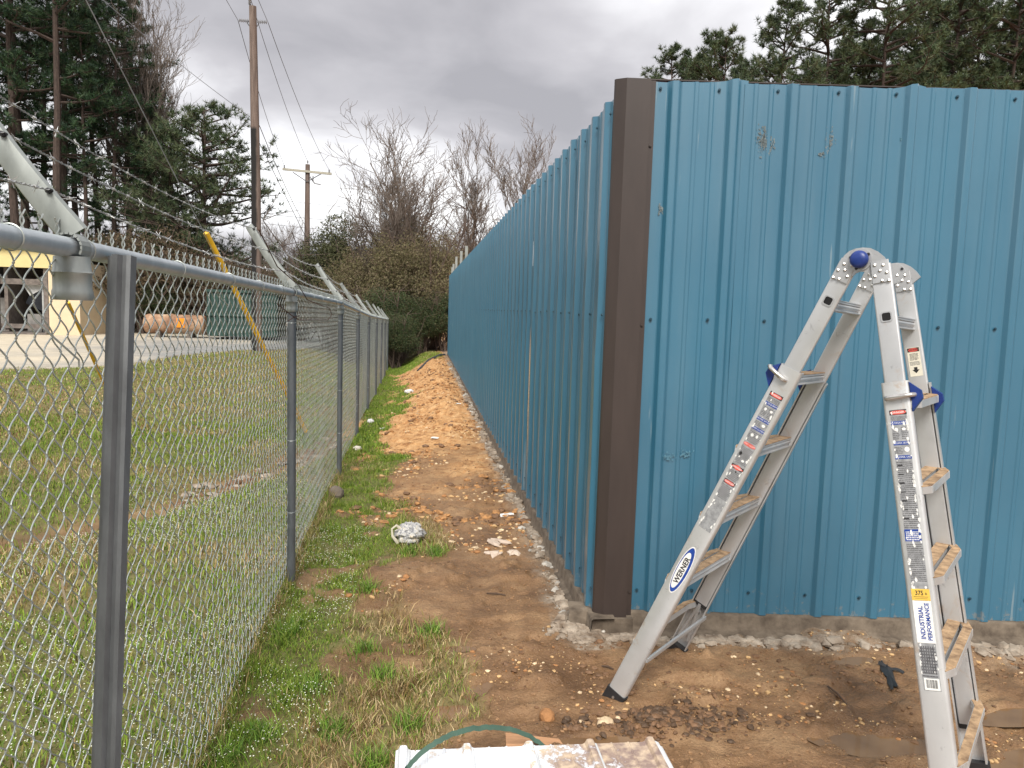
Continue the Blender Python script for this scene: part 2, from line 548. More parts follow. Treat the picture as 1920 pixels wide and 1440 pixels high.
def dead_mask(x, y):
    """1 = tan dead grass"""
    n = fbm(x, y, 1.1, 4, 41)
    strip = sstep(-.62, -.25, x-(np.interp(y, [2, 3, 4, 5, 6, 9], [-.15, -.05, .05, .25, .35, .3])))*(1-sstep(5.6, 7.5, y)*.5)
    strip = np.clip(strip+(n-.5)*1.2, 0, 1)
    field = sstep(.48, .64, n+.05*sstep(8, 16, y))
    field = np.clip(field+.55*sstep(2.0, 4.0, -x)*sstep(10, 13, y)*(1-sstep(5, 8, -x)), 0, 1)*.50+.08
    return np.where(x > fenx(y), strip, field)


def base_z(x, y):
    fg = feng(y); fx = fenx(y)
    right = fg+(0.02-fg)*sstep(.25, 1.55, x-fx)
    left = fg+(0.0-fg)*sstep(0, 5.5, fx-x)
    z = np.where(x > fx, right, left)
    z = z-.10*(1-sstep(.05, .55, seg_dist(x, y, DITCH)))*(x < fx)
    m = sstep(9, 15, y)*(1-sstep(27, 29, y))
    z = z+m*.10*np.exp(-((x-.45)/.42)**2)*(.6+.8*fbm(x, y, 1.3, 2, 77))
    # rut in front of the building
    return z


def ground_z(x, y, detail=True):
    x = np.asarray(x, float); y = np.asarray(y, float)
    z = base_z(x, y)
    if detail:
        g = grass_mask(x, y)
        pad = sstep(-.3, .3, y-np.interp(x, PADX, PADY))*(x < -1.4)
        d = (1-g)*(1-pad)
        near = 1-sstep(14, 30, y)
        rough = .017+.028*sstep(8, 13, y)*(x > -1)+.014*sstep(2.0, 2.6, x)*(y < 3.5)
        cl = (ridge(x, y, 3.2, 4, 51)-.55)*rough*1.7+(fbm(x, y, 14, 4, 61, .62)-.5)*rough*1.5
        lump = sstep(.58, .74, fbm(x, y, 5.0, 4, 71))*.030
        z = z+d*(cl+lump)*(x > fenx(y)-.3)
        z = z+(1-d)*(1-pad)*((fbm(x, y, 2.5, 4, 81)-.5)*.05+(fbm(x, y, 14, 2, 83)-.5)*.018)
        # footprints / scrapes by the ladder
        z = z-.020*sstep(.60, .72, fbm(x*1.2, y*2.6, 1.9, 2, 91))*d*(y < 4.5)
        for (px, py, a, b, r) in PUD:
            ca, sa = math.cos(r), math.sin(r)
            u = ((x-px)*ca+(y-py)*sa)/a; v = (-(x-px)*sa+(y-py)*ca)/b
            q = np.sqrt(u*u+v*v)+(fbm(x, y, 9, 3, 95)-.5)*.9
            k = 1-sstep(.55, 1.6, q)
            z = z*(1-k)+k*(base_z(np.array(px), np.array(py))-.030)
    return z


def gz1(x, y): return float(ground_z(np.array([x]), np.array([y]))[0])


def axis_lines(c0, c1, step, lo, hi, g):
    a = list(np.arange(c0, c1, step))
    s = step; v = a[0]; left = []
    while v > lo: s *= g; v -= s; left.append(v)
    s = step; v = a[-1]; right = []
    while v < hi: s *= g; v += s; right.append(v)
    return np.array(left[::-1]+a+right)


def build_ground():
    xs = axis_lines(-1.3, 2.9, .017, -400, 400, 1.075)
    ys = []
    y = 2.35
    while y < 700:
        ys.append(y); y += .0155 if y < 4.4 else (.0155*(y/4.4)**1.25 if y < 30 else .0155*(y/4.4)**2.1)
    lo = []; v = 2.35; s = .02
    while v > -60: lo.append(v-s); v -= s; s *= 1.12
    ys = np.array(lo[::-1]+ys)
    X, Y = np.meshgrid(xs, ys)
    Z = ground_z(X, Y)
    n, m = X.shape
    idx = np.arange(n*m).reshape(n, m)
    F = np.stack([idx[:-1, :-1], idx[:-1, 1:], idx[1:, 1:], idx[1:, :-1]], -1).reshape(-1, 4)
    g = grass_mask(X, Y)
    dead = dead_mask(X, Y)
    pad = sstep(-.35, .35, Y-(np.interp(X, PADX, PADY)+(fbm(X, Y, .8, 3, 5)-.5)*2.2))*(X < -1.4)
    orange = sstep(6.5, 10.5, Y+(fbm(X, Y, 1.5, 3, 7)-.5)*5)*(X > -1.2)
    wet = (1-sstep(5.0, 9.0, Y+(fbm(X, Y, 1.2, 3, 9)-.5)*4))
    dust = np.zeros_like(X)
    dfront = np.abs((Y-4.0)+(X-1.0)*.119)
    dust = np.maximum(dust, (X > .75)*(1-sstep(.08, .34, dfront+(fbm(X, Y, 5, 4, 13)-.5)*.30)))
    dust = np.maximum(dust, (Y > 3.7)*(1-sstep(.05, .22, np.abs(X-.93)+(fbm(X, Y, 5, 4, 14)-.5)*.22)))
    lowspot = 1-sstep(-.012, .006, Z-base_z(X, Y))
    A = np.stack([g, orange, wet, np.ones_like(g)], -1).reshape(-1, 4)
    B = np.stack([pad, dust, dead, np.ones_like(g)], -1).reshape(-1, 4)
    m_, nt, b = new_mat('ground_soil')
    geo = nt.nodes.new('ShaderNodeNewGeometry'); pos = geo.outputs['Position']
    za = nt.nodes.new('ShaderNodeAttribute'); za.attribute_name = 'zone'
    zb = nt.nodes.new('ShaderNodeAttribute'); zb.attribute_name = 'zone_two'
    sa_ = nt.nodes.new('ShaderNodeSeparateColor'); nt.links.new(za.outputs['Color'], sa_.inputs[0])
    sb_ = nt.nodes.new('ShaderNodeSeparateColor'); nt.links.new(zb.outputs['Color'], sb_.inputs[0])
    nb = n_noise(nt, 2.2, 6, 0.62, pos); nm = n_noise(nt, 11, 6, 0.65, pos); nf = n_noise(nt, 75, 4, 0.7, pos)
    wetc = n_ramp(nt, nb, [(0.34, (0.135, 0.072, 0.033)), (0.5, (0.250, 0.142, 0.069)), (0.66, (0.365, 0.228, 0.120))])
    orac = n_ramp(nt, nm, [(0.32, (0.27, 0.12, 0.042)), (0.48, (0.58, 0.31, 0.125)), (0.68, (0.74, 0.48, 0.24))])
    drt = n_mix(nt, sa_.outputs['Green'], wetc, orac)
    drt = n_mix(nt, n_ramp(nt, nf, [(0.40, (0.30,)*3), (0.6, (0, 0, 0))]), drt, (0.11, 0.055, 0.026))
    # small pale gravel bits
    vo = nt.nodes.new('ShaderNodeTexVoronoi'); vo.inputs['Scale'].default_value = 70; nt.links.new(pos, vo.inputs['Vector'])
    spk = n_math(nt, 'MULTIPLY', n_ramp(nt, vo.outputs['Distance'], [(0.16, (1,)*3), (0.24, (0,)*3)]), n_ramp(nt, n_noise(nt, 6, 4, .6, pos), [(0.52, (0,)*3), (0.62, (0.85,)*3)]))
    drt = n_mix(nt, spk, drt, (0.60, 0.40, 0.20))
    soil_g = n_ramp(nt, nm, [(0.3, (0.09, 0.07, 0.028)), (0.5, (0.14, 0.135, 0.042)), (0.7, (0.19, 0.18, 0.065))])
    soil_d = n_ramp(nt, nm, [(0.3, (0.11, 0.075, 0.035)), (0.5, (0.20, 0.155, 0.065)), (0.7, (0.30, 0.24, 0.12))])
    sg = n_mix(nt, sb_.outputs['Blue'], soil_g, soil_d)
    c = n_mix(nt, sa_.outputs['Red'], drt, sg)
    sx = nt.nodes.new('ShaderNodeSeparateXYZ'); nt.links.new(pos, sx.inputs[0])
    cream = n_math(nt, 'ADD', n_math(nt, 'MULTIPLY', sx.outputs['X'], -0.13), n_math(nt, 'SUBTRACT', n_math(nt, 'MULTIPLY', n_noise(nt, .16, 3, .5, pos), 3.0), 2.35), True)
    pc = n_mix(nt, cream, n_ramp(nt, nb, [(0.3, (0.20, 0.20, 0.195)), (0.7, (0.34, 0.335, 0.32))]), n_ramp(nt, nb, [(0.3, (0.48, 0.42, 0.32)), (0.7, (0.62, 0.55, 0.43))]))
    c = n_mix(nt, sb_.outputs['Red'], c, pc)
    dc = n_ramp(nt, nm, [(0.3, (0.12, 0.085, 0.055)), (0.55, (0.30, 0.24, 0.18)), (0.7, (0.50, 0.45, 0.38))])
    c = n_mix(nt, n_math(nt, 'MULTIPLY', sb_.outputs['Green'], n_ramp(nt, nm, [(0.3, (0.35,)*3), (0.6, (1,)*3)])), c, dc)
    nt.links.new(c, b.inputs['Base Color'])
    dry = n_math(nt, 'SUBTRACT', 1.0, n_math(nt, 'MULTIPLY', sa_.outputs['Blue'], n_math(nt, 'SUBTRACT', 1.0, sa_.outputs['Red'])))
    rr = n_math(nt, 'ADD', n_math(nt, 'MULTIPLY', dry, 0.42), n_math(nt, 'MULTIPLY', nb, 0.82), True)
    nt.links.new(n_math(nt, 'MAXIMUM', n_math(nt, 'MINIMUM', rr, 0.95), 0.36), b.inputs['Roughness'])
    b.inputs['Specular IOR Level'].default_value = 0.4
    hb = n_math(nt, 'ADD', n_math(nt, 'MULTIPLY', nf, 0.5), n_math(nt, 'ADD', nm, n_math(nt, 'MULTIPLY', spk, 0.3)))
    n_bump(nt, b, hb, 1.0, 0.018)
    o = np_mesh('ground', np.stack([X, Y, Z], -1).reshape(-1, 3), F, m_, attrs={'zone': A, 'zone_two': B}, smooth=True)
    tag(o, kind='structure')


build_ground()


def build_puddles():
    m, nt, b = new_mat('muddy_water')
    geo = nt.nodes.new('ShaderNodeNewGeometry')
    n = n_noise(nt, 5, 3, .5, geo.outputs['Position'])
    nt.links.new(n_ramp(nt, n, [(0.3, (0.15, 0.083, 0.039)), (0.7, (0.235, 0.14, 0.068))]), b.inputs['Base Color'])
    b.inputs['Roughness'].default_value = 0.04
    for (px, py, a, bb, r) in PUD:
        tt = np.linspace(0, 6.28, 40); ru, rv = 1.55*a*np.cos(tt), 1.6*bb*np.sin(tt)
        z = float(np.percentile(ground_z(px+ru*math.cos(r)-rv*math.sin(r), py+ru*math.sin(r)+rv*math.cos(r)), 12))-.002+.0009*PUD.index((px, py, a, bb, r))
        mb = MB(); k = 22; vs = [(px, py, z)]
        for i in range(k):
            t = 2*math.pi*i/k
            u, v = 1.35*a*math.cos(t), 1.45*bb*math.sin(t)
            vs.append((px+u*math.cos(r)-v*math.sin(r), py+u*math.sin(r)+v*math.cos(r), z))
        mb.add(vs, [(0, i+1, (i+1) % k+1) for i in range(k)])
        tag(mb.build('puddle_water', m, smooth=False), kind='structure')


build_puddles()


# ============================================================ grass
def blades(name, xs, ys, hs, ws, cols, lean, rs, mat):
    n = len(xs)
    zs = ground_z(xs, ys)-.004
    az = rs.uniform(0, 2*np.pi, n); la = rs.uniform(0, 2*np.pi, n)
    l = lean*hs
    dx, dy = np.cos(az)*ws/2, np.sin(az)*ws/2
    lx, ly = np.cos(la)*l, np.sin(la)*l
    vz = np.sqrt(np.maximum(hs**2-l**2*.8, (hs*.15)**2))
    P = np.zeros((n, 5, 3))
    P[:, 0] = np.stack([xs-dx, ys-dy, zs], -1); P[:, 1] = np.stack([xs+dx, ys+dy, zs], -1)
    P[:, 2] = np.stack([xs-dx*.8+lx*.35, ys-dy*.8+ly*.35, zs+vz*.62], -1)
    P[:, 3] = np.stack([xs+dx*.8+lx*.35, ys+dy*.8+ly*.35, zs+vz*.62], -1)
    P[:, 4] = np.stack([xs+lx, ys+ly, zs+vz], -1)
    base = np.arange(n)[:, None]*5
    T = np.concatenate([base+np.array([[0, 1, 3]]), base+np.array([[0, 3, 2]]), base+np.array([[2, 3, 4]])], 0)
    C = np.repeat(cols, 5, 0)
    return tag(np_mesh(name, P.reshape(-1, 3), T, mat, attrs={'col': C}), kind='stuff')


def pick_cols(n, dead, rs):
    G = np.array([(.155, .245, .024), (.215, .305, .038), (.095, .175, .020), (.28, .34, .060), (.13, .20, .035)])
    D = np.array([(.44, .32, .16), (.28, .18, .08), (.16, .10, .045), (.56, .44, .25), (.26, .22, .07)])
    c = np.where((rs.rand(n) < dead)[:, None], D[rs.randint(0, 5, n)], G[rs.randint(0, 5, n)])
    return c*rs.uniform(.75, 1.2, (n, 1))


M['blade'] = mat_attr('grass_blades', .6, .25)
rs = np.random.RandomState(5)


def scatter(n, x0, x1, y0, y1, powr=1.0):
    x = rs.uniform(x0, x1, n); y = y0+(y1-y0)*rs.rand(n)**powr
    return x, y


def keep(x, y, f):
    g = grass_mask(x, y)*f
    k = rs.rand(len(x)) < g
    return x[k], y[k]


# the strip between the fences, near
x, y = scatter(260000, -.86, .75, 2.45, 9.5, 1.5)
x, y = keep(x, y, 1.0)
dd = dead_mask(x, y)
clump = fbm(x, y, 9, 3, 101)
k = rs.rand(len(x)) < np.clip(.30+1.5*(clump-.36), .08, 1)*(1-.45*dd)
x, y, dd, clump = x[k], y[k], dd[k], clump[k]
h = rs.uniform(.012, .040, len(x))*(1+1.1*sstep(.58, .72, clump))*(1+.7*dd)
blades('grass', x, y, h, rs.uniform(.0025, .005, len(x)), pick_cols(len(x), np.clip(dd*.95+.05, 0, 1), rs), rs.uniform(.25, .95, len(x)), rs, M['blade'])
# the strip further away
x, y = scatter(60000, -1.2, .75, 9, 30, 1.3)
x, y = keep(x, y, 1.0)
dd = dead_mask(x, y)*.55
blades('grass', x, y, rs.uniform(.025, .07, len(x)), rs.uniform(.008, .016, len(x)), pick_cols(len(x), dd, rs), rs.uniform(.2, .8, len(x)), rs, M['blade'])
# field beyond the wire fence
x, y = scatter(170000, -9, -.82, 1.3, 12, 1.35)
k = (x > -.75*y-1.6); x, y = x[k], y[k]
x, y = keep(x, y, 1.0)
dd = dead_mask(x, y)
h = rs.uniform(.02, .055, len(x))*(1+1.2*sstep(.55, .7, fbm(x, y, 7, 3, 102)))
blades('field_grass', x, y, h, rs.uniform(.004, .009, len(x)), pick_cols(len(x), dd, rs), rs.uniform(.2, .9, len(x)), rs, M['blade'])
x, y = scatter(150000, -22, -1.1, 10, 33, 1.1)
x, y = keep(x, y, 1.0)
dd = dead_mask(x, y)
blades('field_grass', x, y, rs.uniform(.025, .07, len(x)), rs.uniform(.009, .018, len(x)), pick_cols(len(x), dd, rs), rs.uniform(.2, .9, len(x)), rs, M['blade'])


def flowers_and_glint():
    n = 16000
    x = np.concatenate([rs.uniform(-.85, -.35, 2200), rs.uniform(-2.7, -.85, n-2200)])  # clover; extra flecks behind the fence also paint the glint of its wires
    y = np.concatenate([2.5+3.5*rs.rand(2200), 2.6+5.6*rs.rand(n-2200)])
    k = (rs.rand(n) < grass_mask(x, y)*np.clip((fbm(x, y, 1.6, 3, 201)-.44)*7, 0, 1))
    x, y = x[k], y[k]; n = len(x)
    z = ground_z(x, y)+rs.uniform(.02, .05, n); s = rs.uniform(.0012, .0026, n)
    P = np.zeros((n, 4, 3))
    for j, (a, b, c) in enumerate(((-1, -1, 0), (1, -1, .4), (1, 1, .9), (-1, 1, .5))):
        P[:, j] = np.stack([x+a*s, y+b*s, z+c*s], -1)
    tag(np_mesh('clover_and_wire_glint', P.reshape(-1, 3), (np.arange(n)[:, None]*4+np.arange(4)), simple('petal_and_glint_white', (.75, .76, .62), .7)), kind='stuff')


flowers_and_glint()


def tufts():
    spots = [(-.15, 3.45), (-.02, 3.05), (-.32, 3.0), (-.45, 3.35), (-.25, 3.75), (.08, 3.95), (-.05, 5.35), (.12, 5.30), (-.6, 3.0), (-.7, 2.85), (-.15, 2.78), (-.3, 4.6), (-.66, 4.0)]
    X = []; Y = []
    for sx, sy in spots:
        n = 190
        X.append(sx+rs.randn(n)*.035); Y.append(sy+rs.randn(n)*.045)
    X = np.concatenate(X); Y = np.concatenate(Y); n = len(X)
    c = pick_cols(n, .06, rs)*np.array([[.8, .95, 1.0]])
    blades('grass_tufts', X, Y, rs.uniform(.04, .11, n), rs.uniform(.003, .005, n), c, rs.uniform(.3, .95, n), rs, M['blade'])


tufts()


# ============================================================ stones & clods
def stones(name, n, fx, fy, smin, smax, mats, rng, flat=.6, accept=None):
    mb = MB()
    X = np.array([fx() for _ in range(n)]); Y = np.array([fy() for _ in range(n)])
    Z = ground_z(X, Y)
    for i in range(n):
        if accept is not None and not accept(X[i], Y[i]): continue
        s = smin+(smax-smin)*rng.random()**3
        mb.rock((X[i], Y[i], Z[i]+s*.12), (s, s*rng.uniform(.6, 1), s*flat*rng.uniform(.6, 1)), rng, rng.randrange(len(mats)))
    return tag(mb.build(name, mats, smooth=False), kind='stuff')


M['stone_a'] = simple('tan_stone', (.56, .36, .17), .85, var=.4, scale=30)
M['stone_b'] = simple('pale_stone', (.66, .50, .32), .85, var=.4, scale=30)
M['stone_c'] = simple('rusty_stone', (.36, .17, .065), .85, var=.4, scale=30)
M['clod'] = simple('wet_clod', (.185, .10, .050), .7, var=.5, scale=30, bump=.4)
M['clod_o'] = simple('orange_clod', (.42, .215, .085), .9, var=.55, scale=30, bump=.4)
r1 = random.Random(3)
soilmask = lambda x, y: grass_mask(np.array([x]), np.array([y]))[0] < .4
dens = lambda x, y, s, t: fbm(np.array([x]), np.array([y]), s, 3, 303)[0] > t
stones('gravel', 4200, lambda: r1.uniform(-.1, 3.2), lambda: 2.4+1.7*r1.random(), .0035, .015, [M['stone_a'], M['stone_b'], M['stone_c'], M['stone_a'], M['clod']], r1,
       accept=lambda x, y: soilmask(x, y) and dens(x, y, 2.5, .54) and y < 4.0-(x-1)*.119*(x > .9))
stones('gravel', 4600, lambda: r1.uniform(-.55, .9), lambda: 4.0+11*r1.random()**1.5, .007, .03, [M['stone_a'], M['stone_b'], M['stone_c']], r1, accept=lambda x, y: soilmask(x, y) and dens(x, y, 1.6, .50))
stones('soil_clods', 2200, lambda: r1.uniform(-.1, 3.2), lambda: 2.4+2.4*r1.random(), .005, .026, [M['clod']], r1, .45,
       accept=lambda x, y: soilmask(x, y) and dens(x, y, 4, .54) and y < 4.0-(x-1)*.119*(x > .9))
stones('soil_clods', 6500, lambda: r1.uniform(-.7, .88), lambda: 6+20*r1.random()**1.3, .010, .055, [M['clod_o'], M['clod'], M['clod_o']], r1, .55, accept=lambda x, y: soilmask(x, y) and dens(x, y, 1.5, .48))
M['clod_d'] = simple('dark_wet_clod', (.092, .053, .028), .6, var=.5, scale=30)
M['clod_b'] = simple('brown_crumb', (.27, .155, .078), .85, var=.5, scale=30)
stones('soil_crumbs', 9000, lambda: r1.uniform(-.4, 3.2), lambda: 2.4+6.5*r1.random()**1.5, .003, .013, [M['clod_b'], M['clod_b'], M['clod']], r1, .6,
       accept=lambda x, y: (x < .9 or y < 3.9-(x-1)*.119) and soilmask(x, y))
# dark clods beside the ladder foot
stones('soil_clods', 1100, lambda: r1.gauss(1.05, .20), lambda: r1.gauss(3.0, .06), .004, .024, [M['clod_d'], M['clod_d'], M['clod_d'], M['clod'], M['clod']], r1, .6)
# drain line of pale rubble beyond the fence
stones('drain_gravel', 650, lambda: r1.uniform(-2.2, -1.0), lambda: r1.uniform(7.0, 11.5), .02, .09, [M['rubble'], M['clod']], r1, .5,
       accept=lambda x, y: seg_dist(np.array([x]), np.array([y]), DITCH)[0] < .22)


def single_rock(loc, s, mat, label, name='rock', seed=1):
    mb = MB(); rg = random.Random(seed)
    mb.rock((loc[0], loc[1], gz1(loc[0], loc[1])+s[2]*.30), s, rg, 0, .18)
    o = mb.build(name, mat, smooth=False)
    mod = o.modifiers.new('sub', 'SUBSURF'); mod.levels = 1; mod.render_levels = 1; mod.subdivision_type = 'CATMULL_CLARK'
    return tag(o, label, 'rock')


single_rock((.56, 3.07), (.060, .050, .042), M['stone_c'], 'rounded orange stone on the mud above the green strap', seed=4)
single_rock((.80, 3.02), (.06, .04, .03), M['stone_b'], 'flat pale stone between the orange stone and the ladder foot', seed=5)
single_rock((-.76, 7.13), (.13, .10, .09), simple('grey_rock', (.19, .155, .12), .9, bump=.4), 'grey brown rock lying in the grass against the wire fence', seed=6)

# ============================================================ blue metal wall
WZ0, WZ1 = 0.125, 2.83
FO = V(1.0, 4.005, 0); FD = unit(V(math.cos(YAW), -math.sin(YAW), 0)); FN = unit(V(-math.sin(YAW), -math.cos(YAW), 0))
SO = V(.955, 3.965, 0); SDv = V(0, 1, 0); SN = V(-1, 0, 0)
wall = tag(empty('panel_wall', (1.0, 4.0, 0)), 'long blue ribbed sheet metal wall with a brown corner post', 'wall')
PER = .3048


def rib_profile(u0_, u1_, first_rib):
    """points (u, v) along one sheet; ribs centred at first_rib + k*PER"""
    pts = [(u0_, 0.0)]
    k = math.floor((u0_-first_rib)/PER)-1
    while first_rib+k*PER-.2 < u1_:
        c = first_rib+k*PER
        for du, dv in ((-.040, 0), (-.034, .003), (-.018, .025), (-.013, .027), (.013, .027), (.018, .025), (.034, .003), (.040, 0)):
            pts.append((c+du, dv))
        for cc in (c+PER*.37, c+PER*.63):
            for du, dv in ((-.014, 0), (-.007, .0045), (.007, .0045), (.014, 0)):
                pts.append((cc+du, dv))
        k += 1
    pts = sorted([p for p in pts if u0_ <= p[0] <= u1_], key=lambda p: p[0])
    pts.append((u1_, pts[-1][1]))
    return pts


def wall_sheet(O, D, N, ua, ub, rib0, z0, z1, tilt, seed, top_bend=0.0):
    pr = rib_profile(ua, ub, rib0)
    rg = np.random.RandomState(seed)
    nz = 15
    zs = np.linspace(z0, z1, nz)
    n = len(pr)
    us = np.array([p[0] for p in pr]); vs_ = np.array([p[1] for p in pr])
    P = []
    for layer in (0, 1):
        for j, z in enumerate(zs):
            wob = (fbm(us*1.0+seed*3.1, np.full(n, z), 1.7, 2, 400)-.5)*.012+(fbm(us+seed, np.full(n, z), 5, 2, 401)-.5)*.0035
            t = j/(nz-1)
            zz = z+(tilt*(us-ua)/(ub-ua))*t+ (rg.uniform(-.002, .002, n) if j == nz-1 else 0)
            if j == nz-1: zz = zz+top_bend*np.exp(-((us-(ub-.05))/.07)**2)
            vv = vs_+wob*(0.4+.6*math.sin(math.pi*t))-(.0012 if layer else 0)
            P.append(O[None]+D[None]*us[:, None]+N[None]*vv[:, None]+V(0, 0, 1)[None]*np.asarray(zz).reshape(-1, 1))
    P = np.concatenate(P, 0)
    F = []
    L2 = n*nz
    for j in range(nz-1):
        for i in range(n-1):
            a = j*n+i
            F.append((a, a+1, a+1+n, a+n)); F.append((L2+a, L2+a+n, L2+a+1+n, L2+a+1))
    for i in range(n-1):
        F.append((i, L2+i, L2+i+1, i+1)); a = (nz-1)*n+i; F.append((a, a+1, L2+a+1, L2+a))
    for j in range(nz-1):
        a = j*n; F.append((a, a+n, L2+a+n, L2+a)); b = j*n+n-1; F.append((b, L2+b, L2+b+n, b+n))
    mb = MB(); mb.add(P, F)
    o = mb.build('wall_panel', M['blue'], wall, sharp=12)
    local(o, wall)
    return o, pr


def screws_for(panel, O, D, N, ulist, zlist, skip_p=0.0, rg=None):
    mb = MB()
    for u in ulist:
        for z in zlist:
            zz = z+rg.uniform(-.008, .008); uu = u+rg.uniform(-.006, .006)
            c = O+D*uu+V(0, 0, zz)+N*.006
            mb.tube([c, c+N*.003], .0085, 8); mb.tube([c+N*.003, c+N*.008], [.0055, .005], 6)
    o = mb.build('screw_heads', M['screw'], panel)
    o['kind'] = 'stuff'
    o.matrix_parent_inverse = panel.matrix_parent_inverse.copy()
    o.matrix_parent_inverse = (wall.matrix_world @ panel.matrix_parent_inverse).inverted() if False else Matrix.Identity(4)
    return o


bpy.context.view_layer.update()
# front wall sheets. rib centres lie ~.085 right of the screws
RIB0 = .505+.075
rg = random.Random(9)
edges = [.155, RIB0+.055, RIB0+.055+3*PER, RIB0+.055+6*PER, RIB0+.055+9*PER, RIB0+.055+12*PER]
for i in range(5):
    ua, ub = edges[i], edges[i+1]
    z1 = [2.930, 2.935, 2.942, 2.95, 2.94][i]
    O = FO+FN*(.0025*(i % 2))
    o, pr = wall_sheet(O, FD, FN, ua, ub+.018, RIB0, WZ0-.005, z1, [.012, -.004, .0, .01, 0][i], 20+i, [.012, .022, .026, .02, .02][i])
    us = [RIB0-.075+k*PER for k in range(-1, 15) if ua+.02 < RIB0-.075+k*PER < ub]
    screws_for(o, O, FD, FN, us, [.235, 1.718, 2.905], rg=rg)
# side wall sheets
L_SIDE = 23.3
n_side = int(L_SIDE/(3*PER))
for i in range(n_side+1):
    ua = i*3*PER+(.02 if i else .015); ub = min((i+1)*3*PER+.03, L_SIDE+.6)
    O = SO+SN*(.002*(i % 2))
    z1 = WZ1+.0018*i
    o, pr = wall_sheet(O, SDv, SN, ua, ub, .10, WZ0-.005-.0012*i, z1, 0, 60+i, .006)
    us = [.10-.06+k*PER for k in range(-1, 100) if ua < .10-.06+k*PER < ub-.02]
    screws_for(o, O, SDv, SN, us, [.24, 1.73, z1-.07], rg=rg)

# corner post trim (brown)
mb = MB()
zt, zb = 2.925, .105
A = V(.905, 4.10, 0)
prof = [V(1.02, 4.06), V(.992, 4.24), V(.982, 4.24), V(.972, 4.02), V(.950, 3.972), V(.956, 3.958), V(1.003, 3.925), V(1.126, 3.914), V(1.134, 3.946), V(1.160, 3.944), V(1.166, 3.985), V(1.08, 4.03)]
vs = [(p[0], p[1], zb) for p in prof]+[(p[0]+.004, p[1], zt-(.10 if p[1] > 4.01 else 0)) for p in prof]
n = len(prof)
mb.add(vs, [(i, (i+1) % n, n+(i+1) % n, n+i) for i in range(n)]+[tuple(reversed(range(n))), tuple(range(n, 2*n))])
o = mb.build('corner_trim', M['brown_trim'], wall, sharp=8); local(o, wall)
mb = MB()
for z in (.235, 1.68, 2.6):
    c = V(1.147, 3.944, z); mb.tube([c, c+FN*.004], .0085, 8); mb.tube([c+FN*.004, c+FN*.009], .005, 6)
s_ = mb.build('screw_heads', M['brown_trim'], o); s_['kind'] = 'stuff'; 
# purlin behind the top edge
mb = MB()
c = FO+FD*2.4-FN*.055
mb.obox((c[0], c[1], 2.905), FD, FN, (0, 0, 1), 4.6, .06, .075, 0)
o = mb.build('top_purlin', M['red_trim'], wall); local(o, wall)
mb = MB()
mb.obox((c[0], c[1], 2.9465), FD, FN, (0, 0, 1), 4.6, .085, .006, 0)
o = mb.build('cap_strip', M['brown_trim'], wall); local(o, wall)
mb = MB()
mb.box(1.02, 1.07, 4.2, 27.6, 2.66, 2.76)
mb.box(1.02, 1.07, 4.2, 27.6, 1.70, 1.78)
o = mb.build('side_girt', M['red_trim'], wall); local(o, wall)
# far stub posts above the wall
for k, (yy, hh) in enumerate(((18.5, .36), (21.0, .42), (24.0, .46), (26.2, .36), (27.2, .30))):
    mb = MB(); mb.box(.99, 1.055, yy, yy+.05, 0.1, 2.86+hh)
    o = mb.build('wall_post', M['galv_arm'], wall); local(o, wall)
# mud marks on the front wall, thin smears standing proud of the paint
def smear(cx, cz, w, h, mat, name, n=26, seed=0, O=FO, D=FD, N=FN, off=.0062):
    r_ = random.Random(seed); mb = MB()
    for i in range(n*4):
        u = cx+r_.gauss(0, w); z = cz+r_.gauss(0, h); s = .0012+.0050*r_.random()**2
        c = O+D*u+N*off+V(0, 0, z)
        vs = [c+D*math.cos(t)*s*r_.uniform(.5, 1)+V(0, 0, 1)*math.sin(t)*s*r_.uniform(.6, 1.7)+N*.0006 for t in np.arange(0, 6.2, 1.05)]
        mb.add(vs, [tuple(range(len(vs)))])
    o = mb.build(name, mat, wall, smooth=False); local(o, wall); o['kind'] = 'stuff'; return o


M['smear'] = simple('mud_smear', (.17, .205, .215), .9)
M['scuff'] = simple('chalk_scuff', (.10, .23, .31), .8)
u_of = lambda px, py: float((atPlane(px, py, FO, FN)-FO)@FD)
z_of = lambda px, py: float(atPlane(px, py, FO, FN)[2])
for k, (px, py, w, h, n_) in enumerate(((1432, 262, .018, .028, 60), (1445, 275, .010, .02, 14), (1555, 262, .012, .03, 22), (1540, 290, .01, .006, 8), (1238, 392, .010, .012, 12))):
    smear(u_of(px, py), z_of(px, py), w, h, M['smear'], 'mud_smear', n_, k)
for k, (px, py, w, h, n_) in enumerate(((1366, 430, .004, .10, 26), (1250, 855, .02, .01, 16), (1285, 850, .02, .012, 16), (1345, 760, .004, .06, 10), (1690, 262, .003, .005, 3))):
    smear(u_of(px, py), z_of(px, py), w, h, M['scuff'], 'scuff_mark', n_, 40+k)

# ---- footing
foot = tag(empty('concrete_footing', (1.0, 3.95, 0)), 'rough grey concrete footing strip running under the blue wall', 'footing')
bpy.context.view_layer.update()


